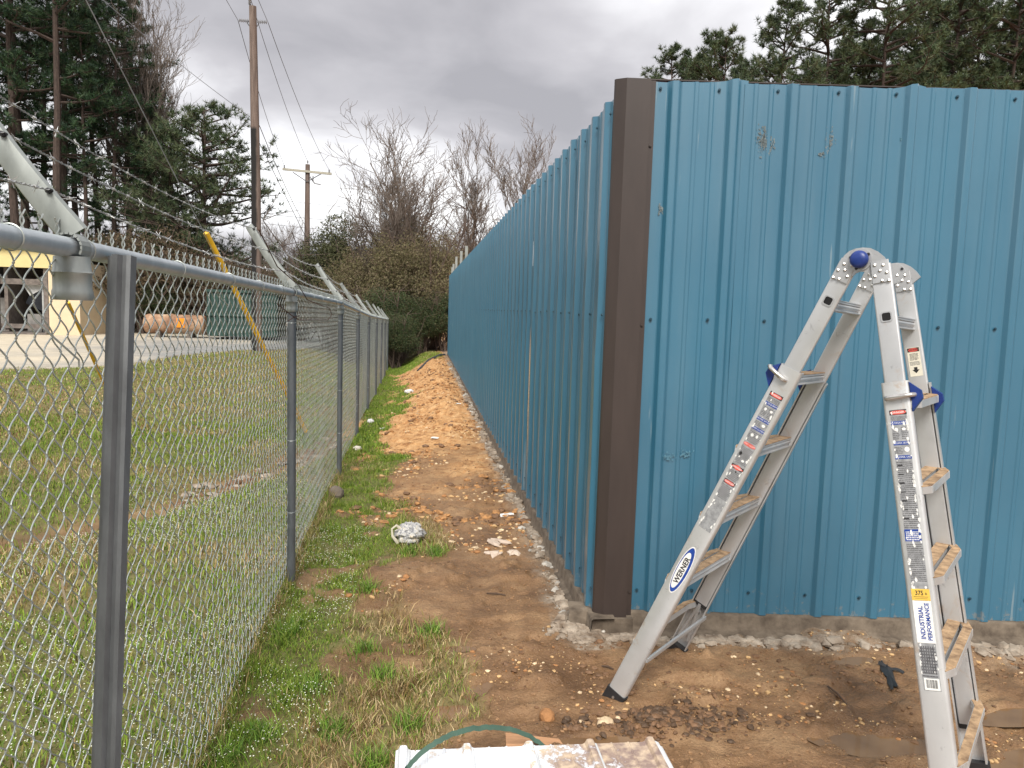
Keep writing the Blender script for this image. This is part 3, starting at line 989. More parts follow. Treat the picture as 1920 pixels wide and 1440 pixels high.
def footing(O, D, N, L, name, seed, wide=1.0):
    nu = int(L/.022)
    us = np.linspace(-.04, L, nu)
    prof = [(-.10, .118), (.022, .118), (.030, .108), (.034, .045), (.042, .036), (.034+.071*wide, .030), (.034+.088*wide, .016), (.034+.096*wide, -.12)]
    P = []
    for j, (v, z) in enumerate(prof):
        w1 = (fbm(us*1.0+seed, np.full(nu, j*.7), 9, 4, 501)-.5); w2 = (fbm(us+seed*2, np.full(nu, j*.9), 7, 4, 502)-.5)
        amp = [.0, .006, .008, .008, .012, .035, .05, .06][j]
        P.append(O[None]+D[None]*us[:, None]+N[None]*(v+w1*amp*1.2)[:, None]+V(0, 0, 1)[None]*(z+w2*amp*.6)[:, None])
    P = np.concatenate(P); F = []
    for j in range(len(prof)-1):
        a = np.arange(nu-1)+j*nu
        F.append(np.stack([a, a+nu, a+nu+1, a+1], -1))
    F = np.concatenate(F)
    return np_mesh(name, P, F, M['concrete'], foot, smooth=True)


o = footing(FO-FD*.13, FD, FN, 5.4, 'front_strip', 1); local(o, foot)
o = footing(SO+V(0, 24, 0), -SDv, SN, 24.1, 'side_strip', 4, .35); local(o, foot)
mb = MB()
mb.box(.935, 1.16, 3.895, 4.02, -.12, .1035); mb.box(.885, 1.05, 3.86, 3.99, -.12, .030)
o = mb.build('corner_block', M['concrete'], foot, smooth=False); local(o, foot)
mb = MB(); rr_ = random.Random(12)
for i in range(110):
    c = V(rr_.uniform(.80, 1.02), rr_.uniform(3.84, 4.05), 0); s = .012+.035*rr_.random()**2
    mb.rock((c[0], c[1], .018+rr_.uniform(-.01, .022)), (s*1.2, s, s*.7), rr_, rr_.random() < .3)
for i in range(1500):                       # rubble along the front
    u = rr_.uniform(-.15, 4.0); v = .13+abs(rr_.gauss(.0, .045))
    if fbm(np.array([u]), np.array([1.0]), 2.1, 3, 606)[0] < .47 and rr_.random() < .75: continue
    c = FO+FD*u+FN*v
    s = .006+.045*rr_.random()**4
    mb.rock((c[0], c[1], gz1(c[0], c[1])+.002), (s*1.2, s*.8, s*.5), rr_, 0)
for i in range(3000):                       # and along the side
    yy = 4.0+20*rr_.random()**1.6
    if fbm(np.array([yy]), np.array([3.0]), 1.7, 3, 608)[0] < .45 and rr_.random() < .7: continue
    v = .062+abs(rr_.gauss(.0, .038))
    c = V(.955-v, yy, 0)
    s = .006+.042*rr_.random()**4*(1 if yy < 9 else 1.5)
    mb.rock((c[0], c[1], gz1(c[0], c[1])+.004), (s, s*.8, s*.6), rr_, rr_.random() < .12)
for i in range(350):
    a = rr_.uniform(0, 1.3); v = abs(rr_.gauss(.08, .05))
    c = V(.945-(v+.07)*math.cos(a), 3.98-(v+.07)*math.sin(a), 0); s = .008+.03*rr_.random()**3
    mb.rock((c[0], c[1], gz1(c[0], c[1])+.003), (s, s*.8, s*.6), rr_, 0)
M['rubble_w'] = simple('lime_splash', (.47, .44, .39), .95, var=.4, scale=20, bump=.5)
o = mb.build('rubble', [M['rubble'], M['rubble_w']], foot, smooth=False); local(o, foot); o['kind'] = 'stuff'

# ============================================================ chain link fence
fence = tag(empty('chain_link_fence', (-.79, 1.95, 0)), 'grey chain link fence with barbed wire on slanted arms', 'fence')
bpy.context.view_layer.update()
FEND = 27.6


def rail_pt(y): return V(fenx(y), y, fent(y))


# fabric: every wire is a flattened spiral linked with its neighbours
def fabric():
    PW, PH = .0385, .075
    P_all = []; F_all = []; off = 0
    ycol = -.3
    nodes = []
    arc = np.arange(-.3, FEND, PW)
    rs_ = np.random.RandomState(2)
    rows = 24
    for i, y0 in enumerate(arc):
        near = y0 < 7
        sides = 5 if y0 < 4 else (4 if near else 3)
        sub = 4 if y0 < 5 else (2 if y0 < 12 else 1)
        npt = rows*2*sub+1
        t = np.arange(npt)/sub           # in half-diamonds
        ph = (i % 2)
        # rounded triangle wave 0..1
        tri = np.abs(((t+ph) % 2)-1)
        sm = .5-.5*np.cos(np.pi*tri)
        a = (tri*.72+sm*.28)
        y = y0+(a*1.16-.08)*PW
        wx = .0035*np.sin(np.pi*(t+ph)) if sub > 1 else 0*t
        top = fent(y)+.030; bot = feng(y)+.035
        f = t/(rows*2)
        z = top-f*(top-bot)
        bul = .012*np.sin(f*5+y0*.9)+.010*(fbm(y*1.3, z*1.3, 1.0, 2, 700)-.5)*3
        x = fenx(y)-.026+wx*(1 if i % 2 else -1)+bul*f
        z = z+.008*(fbm(y, z, 2.3, 2, 703)-.5)
        y = y+.010*(fbm(y*1.1, z, 2.1, 2, 705)-.5)
        # knuckled twist on top
        C = np.stack([x, y, z], -1)
        r = .0019 if y0 < 5 else .0016
        d = np.gradient(C, axis=0); d /= np.linalg.norm(d, axis=1)[:, None]
        ref = np.array([1., 0, 0]); u = np.cross(d, ref); u /= np.linalg.norm(u, axis=1)[:, None]; v = np.cross(d, u)
        ang = np.arange(sides)*2*np.pi/sides
        ring = C[:, None]+r*(u[:, None]*np.cos(ang)[None, :, None]+v[:, None]*np.sin(ang)[None, :, None])
        P_all.append(ring.reshape(-1, 3))
        ii = (np.arange(npt-1)*sides)[:, None]; k = np.arange(sides)[None]; k2 = (k+1) % sides
        F_all.append((np.stack([ii+k, ii+k2, ii+k2+sides, ii+k+sides], -1).reshape(-1, 4))+off)
        off += npt*sides
    o = np_mesh('wire_mesh', np.concatenate(P_all), np.concatenate(F_all), M['galv_wire'], fence, smooth=True)
    local(o, fence); o['kind'] = 'stuff'
    # twisted barbs that stand above the rail
    mb = MB()
    for i, y0 in enumerate(arc):
        for s in ((0,) if i % 2 == 0 else ()):
            y = y0
            p = V(fenx(y)-.026, y, fent(y)+.018)
            hgt = .046
            if y < 11:
                for q in (0, math.pi):
                    pts = [p+V(.0035*math.cos(q+t*7), .0035*math.sin(q+t*7), t*hgt) for t in np.linspace(0, .8, 6)]
                    pts.append(pts[-1]+V(0, .008*math.cos(q)+.002, .010))
                    mb.tube(pts, .0019, 4)
            elif y < 27:
                mb.tube([p, p+V(0, 0, hgt)], [.004, .003], 3)
    o = mb.build('wire_knuckles', M['galv_wire'], fence); local(o, fence); o['kind'] = 'stuff'


fabric()

# top rail
mb = MB()
ys_ = np.linspace(-.3, FEND, 90)
mb.tube([rail_pt(t) for t in ys_], .0225, 14)
o = mb.build('top_rail', M['galv_rail'], fence); local(o, fence)
for y in (4.35, 10.4):
    mb = MB(); mb.tube([rail_pt(y), rail_pt(y+.12)], .0245, 14)
    o = mb.build('rail_sleeve', M['galv_rail'], fence); local(o, fence)
# ties round the rail
rt = random.Random(4)
for y in [1.60, 1.93, 2.62, 3.28, 3.86, 4.42, 5.05, 5.7, 6.3, 6.9, 7.5]:
    mb = MB(); p = rail_pt(y); tilt = rt.uniform(-.25, .25)
    pts = [p+V(.0255*math.cos(t), .0255*math.sin(t)*tilt, .0255*math.sin(t)) for t in np.linspace(-2.2, 3.4, 22)]
    pts.append(pts[-1]+V(-.015, .01, -.02))
    mb.tube(pts, .0017, 5)
    o = mb.build('rail_tie', M['galv_wire'], fence); local(o, fence)


# posts, caps and arms
def arm_parts(y, post=True, near=False, bend=0.0):
    p = rail_pt(y)
    fg = float(feng(y))
    if post:
        mb = MB(); top = p[2]-.03
        mb.tube([V(p[0], y, fg-.15), V(p[0], y, top)], .0262, 14)
        po = mb.build('fence_post', M['galv_post'], fence); local(po, fence)
        for zz in (.45, .9, 1.62):
            mb = MB()
            mb.tube([V(p[0]+.0275*math.cos(t), y+.0275*math.sin(t), fg+zz+.006*math.sin(t)) for t in np.linspace(0, 6.28, 14)], .0017, 4)
            mb.build('post_tie', M['galv_wire'], po)
    # eye-top cup
    mb = MB()
    r = .040 if near else .034
    mb.tube([V(p[0], y, p[2]-.118), V(p[0], y, p[2]-.112), V(p[0], y, p[2]-.098), V(p[0], y, p[2]-.092), V(p[0], y, p[2]-.060), V(p[0], y, p[2]-.056), V(p[0], y, p[2]-.052), V(p[0], y, p[2]-.02)],
            [r, r+.0025, r+.0025, r, r, r+.003, r, r*.93], 20)
    # loop that the rail passes through
    pts = [p+V(.031*math.cos(t), 0, .031*math.sin(t)) for t in np.linspace(-.5, math.pi+.5, 14)]
    for a, b in zip(pts[:-1], pts[1:]):
        rad = unit((a+b)/2-p)
        mb.obox((a+b)/2, unit(b-a), V(0, 1, 0), rad, np.linalg.norm(b-a)*1.15, .050, .0045)
    co = mb.build('post_cap', M['galv_arm'], fence, sharp=40); local(co, fence)
    # pressed arm: tapered dished strip
    mb = MB()
    a0 = p+V(.004, 0, .028); dirv = unit(V(-.58, bend, .815)); L = .44
    side = unit(np.cross(dirv, V(0, 1, 0)))
    nseg = 10
    rows = []
    for j in range(nseg+1):
        t = j/nseg; c = a0+dirv*(L*t)+side*(.010*math.sin(math.pi*t))
        w = .033*(1-t)+.023*t
        prof_ = [(-1, -.012), (-.8, 0), (-.35, .007), (.35, .007), (.8, 0), (1, -.012)]
        rows.append([c+side*w*a-V(0, 1, 0)*b for a, b in [(-1, -.009), (-.86, 0), (-.3, .0025), (.3, .0025), (.86, 0), (1, -.009)]])
    k = 6
    vs = [q for r_ in rows for q in r_]+[q+V(0, .003, 0) for r_ in rows for q in r_]
    n0 = k*(nseg+1); fs = []
    for j in range(nseg):
        for i in range(k-1):
            a = j*k+i; fs.append((a, a+1, a+1+k, a+k)); fs.append((n0+a, n0+a+k, n0+a+1+k, n0+a+1))
        a = j*k; fs.append((a, a+k, n0+a+k, n0+a)); a = j*k+k-1; fs.append((a, n0+a, n0+a+k, a+k))
    mb.add(vs, fs)
    ao = mb.build('barb_arm', M['galv_arm'], fence, sharp=40); local(ao, fence)
    for t in (.24, .58, .93):
        mb = MB(); c = a0+dirv*(L*t)+side*(.010*math.sin(math.pi*t)-(.033*(1-t)+.023*t)+.007)
        mb.tube([c+V(0, -.0095, 0), c+V(0, .010, 0)], .0065, 8)
        mb.build('notch_dark', M['black'], ao)  # black peg painted as the dark of an open notch
    return [a0+dirv*(L*t)+side*(.010*math.sin(math.pi*t)-(.033*(1-t)+.023*t)+.003) for t in (.24, .58, .93)]


POSTS = [4.8, 8.12, 11.3, 14.7, 18.0, 21.2, 24.4, 27.6]
hang = [arm_parts(-1.1+.9, True), arm_parts(1.865, False, True)]
for i, y in enumerate(POSTS): hang.append(arm_parts(y, True, bend=[.0, .05, -.04, .08, -.06, .05, 0, 0][i]))

# three strands of barbed wire
rb = random.Random(8)
for s in range(3):
    mb = MB()
    for a, b in zip(hang[:-1], hang[1:]):
        A_, B_ = a[s], b[s]; L = np.linalg.norm(B_-A_)
        if A_[1] > 15: st = 10
        else: st = int(L/.012)
        sag = (.035 if s < 2 else .05)*L/3
        t = np.linspace(0, 1, st+1)
        C = A_[None]+(B_-A_)[None]*t[:, None]; C[:, 2] -= sag*4*t*(1-t)
        if A_[1] < 15:
            for q in (0, math.pi):
                w = C.copy(); w[:, 0] += .0022*np.cos(t*L*170+q); w[:, 2] += .0022*np.sin(t*L*170+q)
                mb.tube(w, .0014, 3, caps=False)
        else: mb.tube(C, .0024, 3, caps=False)
        nb_ = int(L/.127)
        if A_[1] < 12:
            for i in range(nb_):
                tt = (i+.5)/nb_+rb.uniform(-.01, .01); c = A_+(B_-A_)*tt; c[2] -= sag*4*tt*(1-tt)
                for q in range(2):
                    v = unit(V(rb.uniform(-1, 1), rb.uniform(-.5, .5), rb.uniform(-1, 1)))
                    mb.tube([c-v*.016+V(0, .003*q, 0), c+v*.016+V(0, .003*q, 0)], [.0008, .0008], 3)
                mb.tube([c-V(0, .006, 0), c+V(0, .006, 0)], .0042, 5)
    o = mb.build('barbed_wire', M['barb'] if s < 3 else None, fence); local(o, fence)

# near bare post standing against the fabric
mb = MB()
top = atPlane(226, 480, V(-.735, 0, 0), V(1, 0, 0)); bot = atPlane(195, 1440, V(-.735, 0, 0), V(1, 0, 0))
d = unit(top-bot); base = bot-d*((bot[2]+.15)/d[2])
ux = unit(V(.96, -.28, 0)); ux = unit(ux-d*(ux@d)); uy = np.cross(d, ux)
pr = [(-.031, .018), (-.031, -.004), (-.022, -.008), (-.012, -.008), (-.008, -.022), (.008, -.022), (.012, -.008), (.022, -.008), (.031, -.004), (.031, .018), (.024, .020), (-.024, .020)]
if uy@V(.5, -.8, 0) > 0: pr = [(a, -b) for a, b in pr]
mb.extrude(pr, base, top, ux, uy)
M['lone_post'] = mat_galv('dull_zinc_post', (.185, .195, .205), (.11, .115, .12), .6, .12)
tag(mb.build('steel_post', M['lone_post'], sharp=20), 'bare dark grey ridged steel post standing in front of the nearest fence bay', 'post')

# loose ends of wire
def loose(name, pts, r, mat, label):
    mb = MB(); mb.tube(pts, r, 5)
    return tag(mb.build(name, mat), label, 'wire')


P_ = lambda px, py, x=-.76: atPlane(px, py, V(x, 0, 0), V(1, 0, 0))
loose('loose_wire', [P_(56, 580), P_(66, 600), P_(100, 632), P_(148, 675), P_(149, 688)], .0024, M['galv_wire'], 'straight pale wire end hanging in the mesh left of the bare post')
loose('loose_wire', [P_(160, 500), P_(170, 520), P_(186, 540)], .0022, M['galv_wire'], 'short bent wire sticking out beside the hanging post cap')
loose('loose_wire', [P_(108, 1080), P_(116, 1085), P_(118, 1105), P_(128, 1145), P_(147, 1178)], .0024, simple('pale_cord', (.50, .42, .30), .8), 'pale curled wire end low in the mesh left of the bare post')
loose('loose_wire', [P_(402, 531), P_(415, 560), P_(428, 572)], .0016, M['galv_wire'], 'thin loose tie wire below the rail near the yellow guard')
loose('rusty_wire', [P_(520, 570), P_(545, 590), P_(560, 600), P_(615, 600), P_(622, 590), P_(618, 578), P_(600, 572), P_(576, 562), P_(560, 535), P_(520, 500), P_(500, 460), P_(485, 430)], .0030, M['rusty'], 'rusty red brown wire looped over the fence rail at the first round post')
loose('rusty_wire', [P_(540, 602), P_(552, 594), P_(562, 592)], .0028, M['rusty'], 'short rusty twist tied round the first round post')
# weeds tangled in the bottom of the fabric
xw = -.80+rs.randn(2600)*.03; yw = 2.0+6*rs.rand(2600)**1.2
blades('dry_weeds', xw, yw, rs.uniform(.03, .13, 2600), rs.uniform(.002, .004, 2600), pick_cols(2600, .8, rs), rs.uniform(.2, .8, 2600), rs, M['blade'])

# ============================================================ ladder
lad = tag(empty('ladder', (1.5, 2.85, 0)), 'folding silver aluminium ladder standing open as an A in front of the blue wall', 'ladder')
bpy.context.view_layer.update()
HnL = V(1.5547, 2.6433, 2.0005); HnR = V(1.6037, 2.5961, 2.0005); HfL = V(1.8198, 2.9188, 1.9873); HfR = V(1.8688, 2.8716, 1.9873)
Ln = V(.8832, 3.2269, 0.0); Lf = V(1.3227, 3.6835, 0.0); Rn = V(1.7546, 2.153, 0.0); Rf = V(2.1539, 2.568, 0.0)
AX = unit(HfL-HnL)                      # from the near side to the far side


class Rail:
    def __init__(self, foot_, top_, out_sign, near, outward):
        self.f = foot_; self.t = top_; self.d = unit(top_-foot_); self.L = np.linalg.norm(top_-foot_)
        self.o = unit(outward-self.d*(outward@self.d))          # away from the A, in the rail plane
        N = np.cross(self.d, self.o); want = -AX if near else AX
        self.N = N if N@want > 0 else -N                        # outside face of the ladder
        self.near = near

    def p(self, s, w=0, h=0): return self.f+self.d*s+self.o*w+self.N*h


oL = unit(V(-(HnR-HnL)[0], -(HnR-HnL)[1], 0)); oR = -oL
R_ = {'ln': Rail(Ln, HnL, 1, True, oL), 'lf': Rail(Lf, HfL, 1, False, oL), 'rn': Rail(Rn, HnR, 1, True, oR), 'rf': Rail(Rf, HfR, 1, False, oR)}
OUT_TOP = {'ln': .775, 'lf': .745, 'rn': .765, 'rf': .755}
IN_BOT = {'ln': .20, 'lf': .16, 'rn': .13, 'rf': .10}


def rounded(w, h, r):
    pts = []
    for cx, cy, a0 in ((w/2-r, h/2-r, 0), (-w/2+r, h/2-r, 90), (-w/2+r, -h/2+r, 180), (w/2-r, -h/2+r, 270)):
        for k in range(4):
            a = math.radians(a0+30*k); pts.append((cx+r*math.cos(a), cy+r*math.sin(a)))
    return pts


rails = {}
for key, r in R_.items():
    # inner rail: closed rounded bar
    mb = MB()
    s0, s1 = r.L*IN_BOT[key], r.L-.050
    if key[1] == 'n': s1 = r.L-.065
    mb.extrude(rounded(.068, .020, .006), r.p(s0), r.p(s1), r.o, r.N)
    ih = mb.build('inner_rail', M['alu_clean'], lad, sharp=40); local(ih, lad)
    mb = MB()
    mb.extrude(rounded(.070, .022, .006), r.p(s0-.012), r.p(s0+.006), r.o, r.N)
    c_ = mb.build('end_plug', M['rubber'], ih)
    # outer rail: C channel wrapped round it
    mb = MB(); W2 = .0435; t_ = .003
    h1 = .0185; h0 = -.014
    prof_ = [(-W2, h0), (-W2, h1-.008), (-W2+.003, h1-.003), (-W2+.009, h1), (W2-.009, h1), (W2-.003, h1-.003), (W2, h1-.008), (W2, h0),
             (W2-.006, h0), (W2-.006, h0+t_), (W2-t_, h0+t_), (W2-t_, h1-.010), (W2-.010, h1-t_), (-W2+.010, h1-t_), (-W2+t_, h1-.010), (-W2+t_, h0+t_), (-W2+.006, h0+t_), (-W2+.006, h0)]
    s1 = r.L*OUT_TOP[key]
    mb.extrude(prof_, r.p(.05), r.p(s1), r.o, r.N)
    oh = mb.build('outer_rail', M['alu'], lad, sharp=50); local(oh, lad)
    rails[key] = (ih, oh)
    # rubber foot
    mb = MB()
    mb.extrude(rounded(.098, .040, .008), r.p(.066, 0, .003), r.p(.0, 0, .003), r.o, r.N, prof2=rounded(.100, .048, .008))
    mb.obox(r.p(-.004, 0, .003), r.o, r.N, r.d, .092, .052, .012)
    fo = mb.build('rubber_foot', M['rubber'], oh)
    for ha, hb in ((.022, .028), (-.018, -.024)):
        mb = MB(); mb.tube([r.p(.038, 0, ha), r.p(.038, 0, hb)], .006, 8)
        mb.build('foot_rivet', M['chrome'], oh)

# rungs
FR = {'l': [.90, .755, .605, .455, .305, .155], 'r': [.873, .73, .587, .44, .293, .147]}
for side in 'lr':
    rn, rf = R_[side+'n'], R_[side+'f']
    for k, f in enumerate(FR[side]):
        a = rn.p(rn.L*f); b = rf.p(rf.L*f)
        ax = unit(b-a); o_ = unit((rn.o+rf.o)/2); lev = unit(V(0, 0, 1)-ax*ax[2]); nrm = unit(np.cross(ax, lev))
        if nrm@o_ < 0: nrm = -nrm
        inner_span = (f > IN_BOT[side+'n']+.02)
        if inner_span:
            mb = MB()
            mb.extrude([(-.022, .012), (-.022, .015), (.022, .015), (.022, .012)], a, b, nrm, lev, 1)
            mb.extrude([(.020, .0115), (.020, .004), (.012, .002), (.012, -.020), (.022, -.023), (.022, -.0265), (-.022, -.0265), (-.022, -.023), (-.012, -.020), (-.012, .002), (-.020, .004), (-.020, .0115)], a, b, nrm, lev, 0)
            mb.tube([a-ax*0+lev*-.006+nrm*.012, b+lev*-.006+nrm*.012], .009, 8, 0)
            mb.tube([a+lev*-.006-nrm*.012, b+lev*-.006-nrm*.012], .009, 8, 0)
            o = mb.build('inner_rung', [M['alu_clean'], M['mudcake'] if k else M['alu']], lad, sharp=40); local(o, lad)
        if k >= 1:
            # bowed tread of the outer section
            bow = .050
            pts = [a+rn.N*.008+nrm*.030, a+(b-a)*.10+nrm*bow, a+(b-a)*.90+nrm*bow, b+rf.N*.008+nrm*.030]
            mb = MB()
            for i in range(3):
                q0, q1 = pts[i], pts[i+1]
                dq = unit(q1-q0); w_ = unit(np.cross(lev, dq)); w_ = w_ if w_@nrm > 0 else -w_
                q1 = q1+dq*.006*(i < 2); q0 = q0-dq*.006*(i > 0)
                e_ = .0012*i
                mb.extrude([(-.017, -.014), (-.017, .010+e_), (.017, .010+e_), (.019, -.014)], q0, q1, w_, lev, 0)
                mb.extrude([(-.015, .0105+e_), (-.015, .0130+e_), (.015, .0130+e_), (.015, .0105+e_)], q0, q1, w_, lev, 1)
            for q, r in ((pts[0], rn), (pts[3], rf)):
                mb.obox(q-nrm*.012-lev*.012, nrm, lev, r.N, .040, .060, .004, 0)
            o = mb.build('outer_rung', [M['alu'], M['mudcake']], lad, sharp=40); local(o, lad)

# diagonal brace under the lowest rung of the left leg
for (ka, kb) in (('ln', 'lf'),):
    ra, rb_ = R_[ka], R_[kb]
    mb = MB(); a = ra.p(ra.L*.128, -.045, 0); b = rb_.p(rb_.L*.135, -.050, 0)
    ax = unit(b-a); lev = unit(V(0, 0, 1)-ax*ax[2]); mb.extrude(rounded(.020, .012, .003), a, b, lev, np.cross(ax, lev))
    o = mb.build('foot_brace', M['alu_cast'], lad, sharp=40); local(o, lad)
    mb = MB(); a = rb_.p(rb_.L*.16, 0, -.01); b = rb_.p(rb_.L*.06, -.03, -.02); c_ = rb_.p(rb_.L*.06, .02, -.02)
    for q in (b, c_):
        ax = unit(q-a); mb.extrude(rounded(.014, .005, .002), a, q, unit(np.cross(ax, rb_.N)), rb_.N)
    o = mb.build('gusset_strap', M['alu_cast'], lad, sharp=40); local(o, lad)

# hinges
NN = unit(np.cross(HnR-HnL, Ln-HnL)); NN = NN if NN@(-AX) > 0 else -NN
PO = HnL+NN*.013
hp = lambda px, py, h=0.0: atPlane(px, py, PO, NN)+NN*h
T_far = (HfL-HnL)+(unit(HnR-HnL)*.040+V(0, 0, -.016))
outer = [(1577, 490), (1583, 479), (1592, 471), (1604, 466), (1618, 464), (1632, 465), (1645, 471), (1657, 481), (1666, 493)]
inner = [(1634, 520), (1630, 514), (1622, 510), (1612, 509), (1604, 512), (1598, 518)]
for which, T in (('near', V(0, 0, 0)), ('far', T_far)):
    mb = MB()
    poly = [hp(*q) for q in outer+inner]
    n = len(poly)
    ctr = hp(1613, 487)+T
    vs = [q+T for q in poly]+[q+T-NN*.014 for q in poly]
    # strip faces between arcs to keep the concave plate clean
    mb.add(vs, [tuple(range(n)), tuple(reversed(range(n, 2*n)))]+[(i, n+i, n+(i+1) % n, (i+1) % n) for i in range(n)])
    # tongues running down into both rails
    for key in ('l', 'r'):
        r = R_[key+('n' if which == 'near' else 'f')]
        a = r.p(r.L-.13, 0, .0135 if r.near else -.0135); b = r.p(r.L-.052, 0, .0135 if r.near else -.0135)
        mb.extrude(rounded(.060, .005, .002), a, b, r.o, r.N)
    cs = NN if which == 'near' else NN
    mb.tube([ctr-cs*.016, ctr+cs*.005], .040, 26)
    ho = mb.build('hinge_plate', M['alu_cast'], lad, sharp=40); local(ho, lad)
    # disc groove pins
    for a in (.6, 2.9, 4.4):
        mb = MB(); q = ctr+cs*.005+(unit(HnR-HnL)*math.cos(a)+V(0, 0, 1)*math.sin(a))*.033
        mb.tube([q, q+cs*.003], .0055, 8)
        mb.build('hinge_pin', M['ink_black'], ho)
    if which == 'near':
        mb = MB(); pr_ = [(.004, .026), (.012, .0315), (.022, .0315), (.030, .027), (.035, .018), (.037, .006)]
        mb.tube([ctr+cs*h for h, _ in pr_], [q for _, q in pr_], 24)
        mb.build('hinge_knob', M['knob'], ho)
    for key in ('l', 'r'):
        r = R_[key+('n' if which == 'near' else 'f')]
        s_ = .0165 if r.near else -.0165
        mb = MB()
        for ds, w in ((.065, -.018), (.070, .012), (.088, -.002), (.098, .022), (.105, -.022), (.125, .002), (.128, .026)):
            mb.ball(r.p(r.L-ds, w*.9, s_), .0062, 0, 8, 4, (1, 1, 1))
        mb.build('rivets', M['chrome'], rails[key+('n' if which == 'near' else 'f')][0])['kind'] = 'stuff'

# square rung ends of the top rungs
for key in ('ln', 'rn'):
    r = R_[key]; f = FR[key[0]][0]
    mb = MB(); c = r.p(r.L*f+.008, 0, .011)
    def sq(s, h): return [c+r.d*(x*s)+r.o*(y*s)+r.N*h for x, y in ((-.7, -1), (.7, -1), (1, -.7), (1, .7), (.7, 1), (-.7, 1), (-1, .7), (-1, -.7))]
    a, b = sq(.0185, .002), sq(.0140, .002)
    a2, b2 = sq(.0185, -.002), sq(.0140, -.002)
    vs = a+b+a2+b2; fs = []
    for i in range(8):
        j = (i+1) % 8
        fs += [(i, j, 8+j, 8+i), (16+i, i, 8+i, 24+i)[:0] or (i, 16+i, 16+j, j), (8+i, 8+j, 24+j, 24+i)]
    mb.add(vs, fs); mb.build('rung_collar', M['alu_cast'], rails[key][0], sharp=30)
    mb = MB(); mb.add(sq(.0138, .0004), [tuple(range(8))]); mb.build('rung_hole_dark', M['black'], rails[key][0])  # flat black sheet paints the dark inside the hollow rung

# locks: J-shaped rods with blue brackets
for key in ('ln', 'lf', 'rn', 'rf'):
    r = R_[key]; sN = 1
    f = {'ln': .752, 'lf': .735, 'rn': .738, 'rf': .722}[key]
    s = r.L*f
    mb = MB()
    up = .030 if key[0] == 'l' else .0
    if key == 'ln':
        pts = [r.p(s, -.004, .012), r.p(s, -.004, .026), r.p(s+.002, .004, .032), r.p(s+.012, .040, .034), r.p(s+.020, .066, .032), r.p(s+.022, .074, .024), r.p(s+.020, .074, .006)]
    elif key == 'rn':
        pts = [r.p(s, -.030, .010), r.p(s, -.030, .026), r.p(s, -.022, .034), r.p(s+.002, .020, .036), r.p(s+.004, .046, .034), r.p(s+.004, .056, .024), r.p(s+.004, .058, .0)]
    else:
        pts = [r.p(s, .0, .014), r.p(s, .0, .028), r.p(s, .01, .034), r.p(s, .05, .034), r.p(s, .06, .022), r.p(s, .06, 0)]
    mb.tube(pts, .0085, 10)
    lo_ = mb.build('lock_rod', M['chrome'], lad, sharp=60); local(lo_, lad)
    mb = MB()
    hN = -.006 if not r.near else .002
    br = [r.p(s+.050, .044, hN), r.p(s+.018, .078, hN), r.p(s-.010, .080, hN), r.p(s-.052, .044, hN), r.p(s-.040, .0455, hN), r.p(s+.03, .0455, hN)]
    vs = [q+r.N*.012 for q in br]+[q-r.N*.016 for q in br]; n = len(br)
    mb.add(vs, [tuple(range(n)), tuple(reversed(range(n, 2*n)))]+[(i, n+i, n+(i+1) % n, (i+1) % n) for i in range(n)])
    mb.build('lock_bracket', M['knob'], lo_)


# ---- printed labels
def text_mesh(txt, size, bold=0.0, shear=0.0):
    cu = bpy.data.curves.new('t', 'FONT'); cu.body = txt; cu.size = size; cu.align_x = 'CENTER'; cu.align_y = 'CENTER'
    cu.offset = bold; cu.shear = shear; cu.resolution_u = 3
    ob = bpy.data.objects.new('t', cu); COL.objects.link(ob)
    bpy.context.view_layer.update()
    me = bpy.data.meshes.new_from_object(ob)
    vs = [tuple(v.co) for v in me.vertices]; fs = [tuple(p.vertices) for p in me.polygons]
    bpy.data.objects.remove(ob); bpy.data.curves.remove(cu); bpy.data.meshes.remove(me)
    return vs, fs


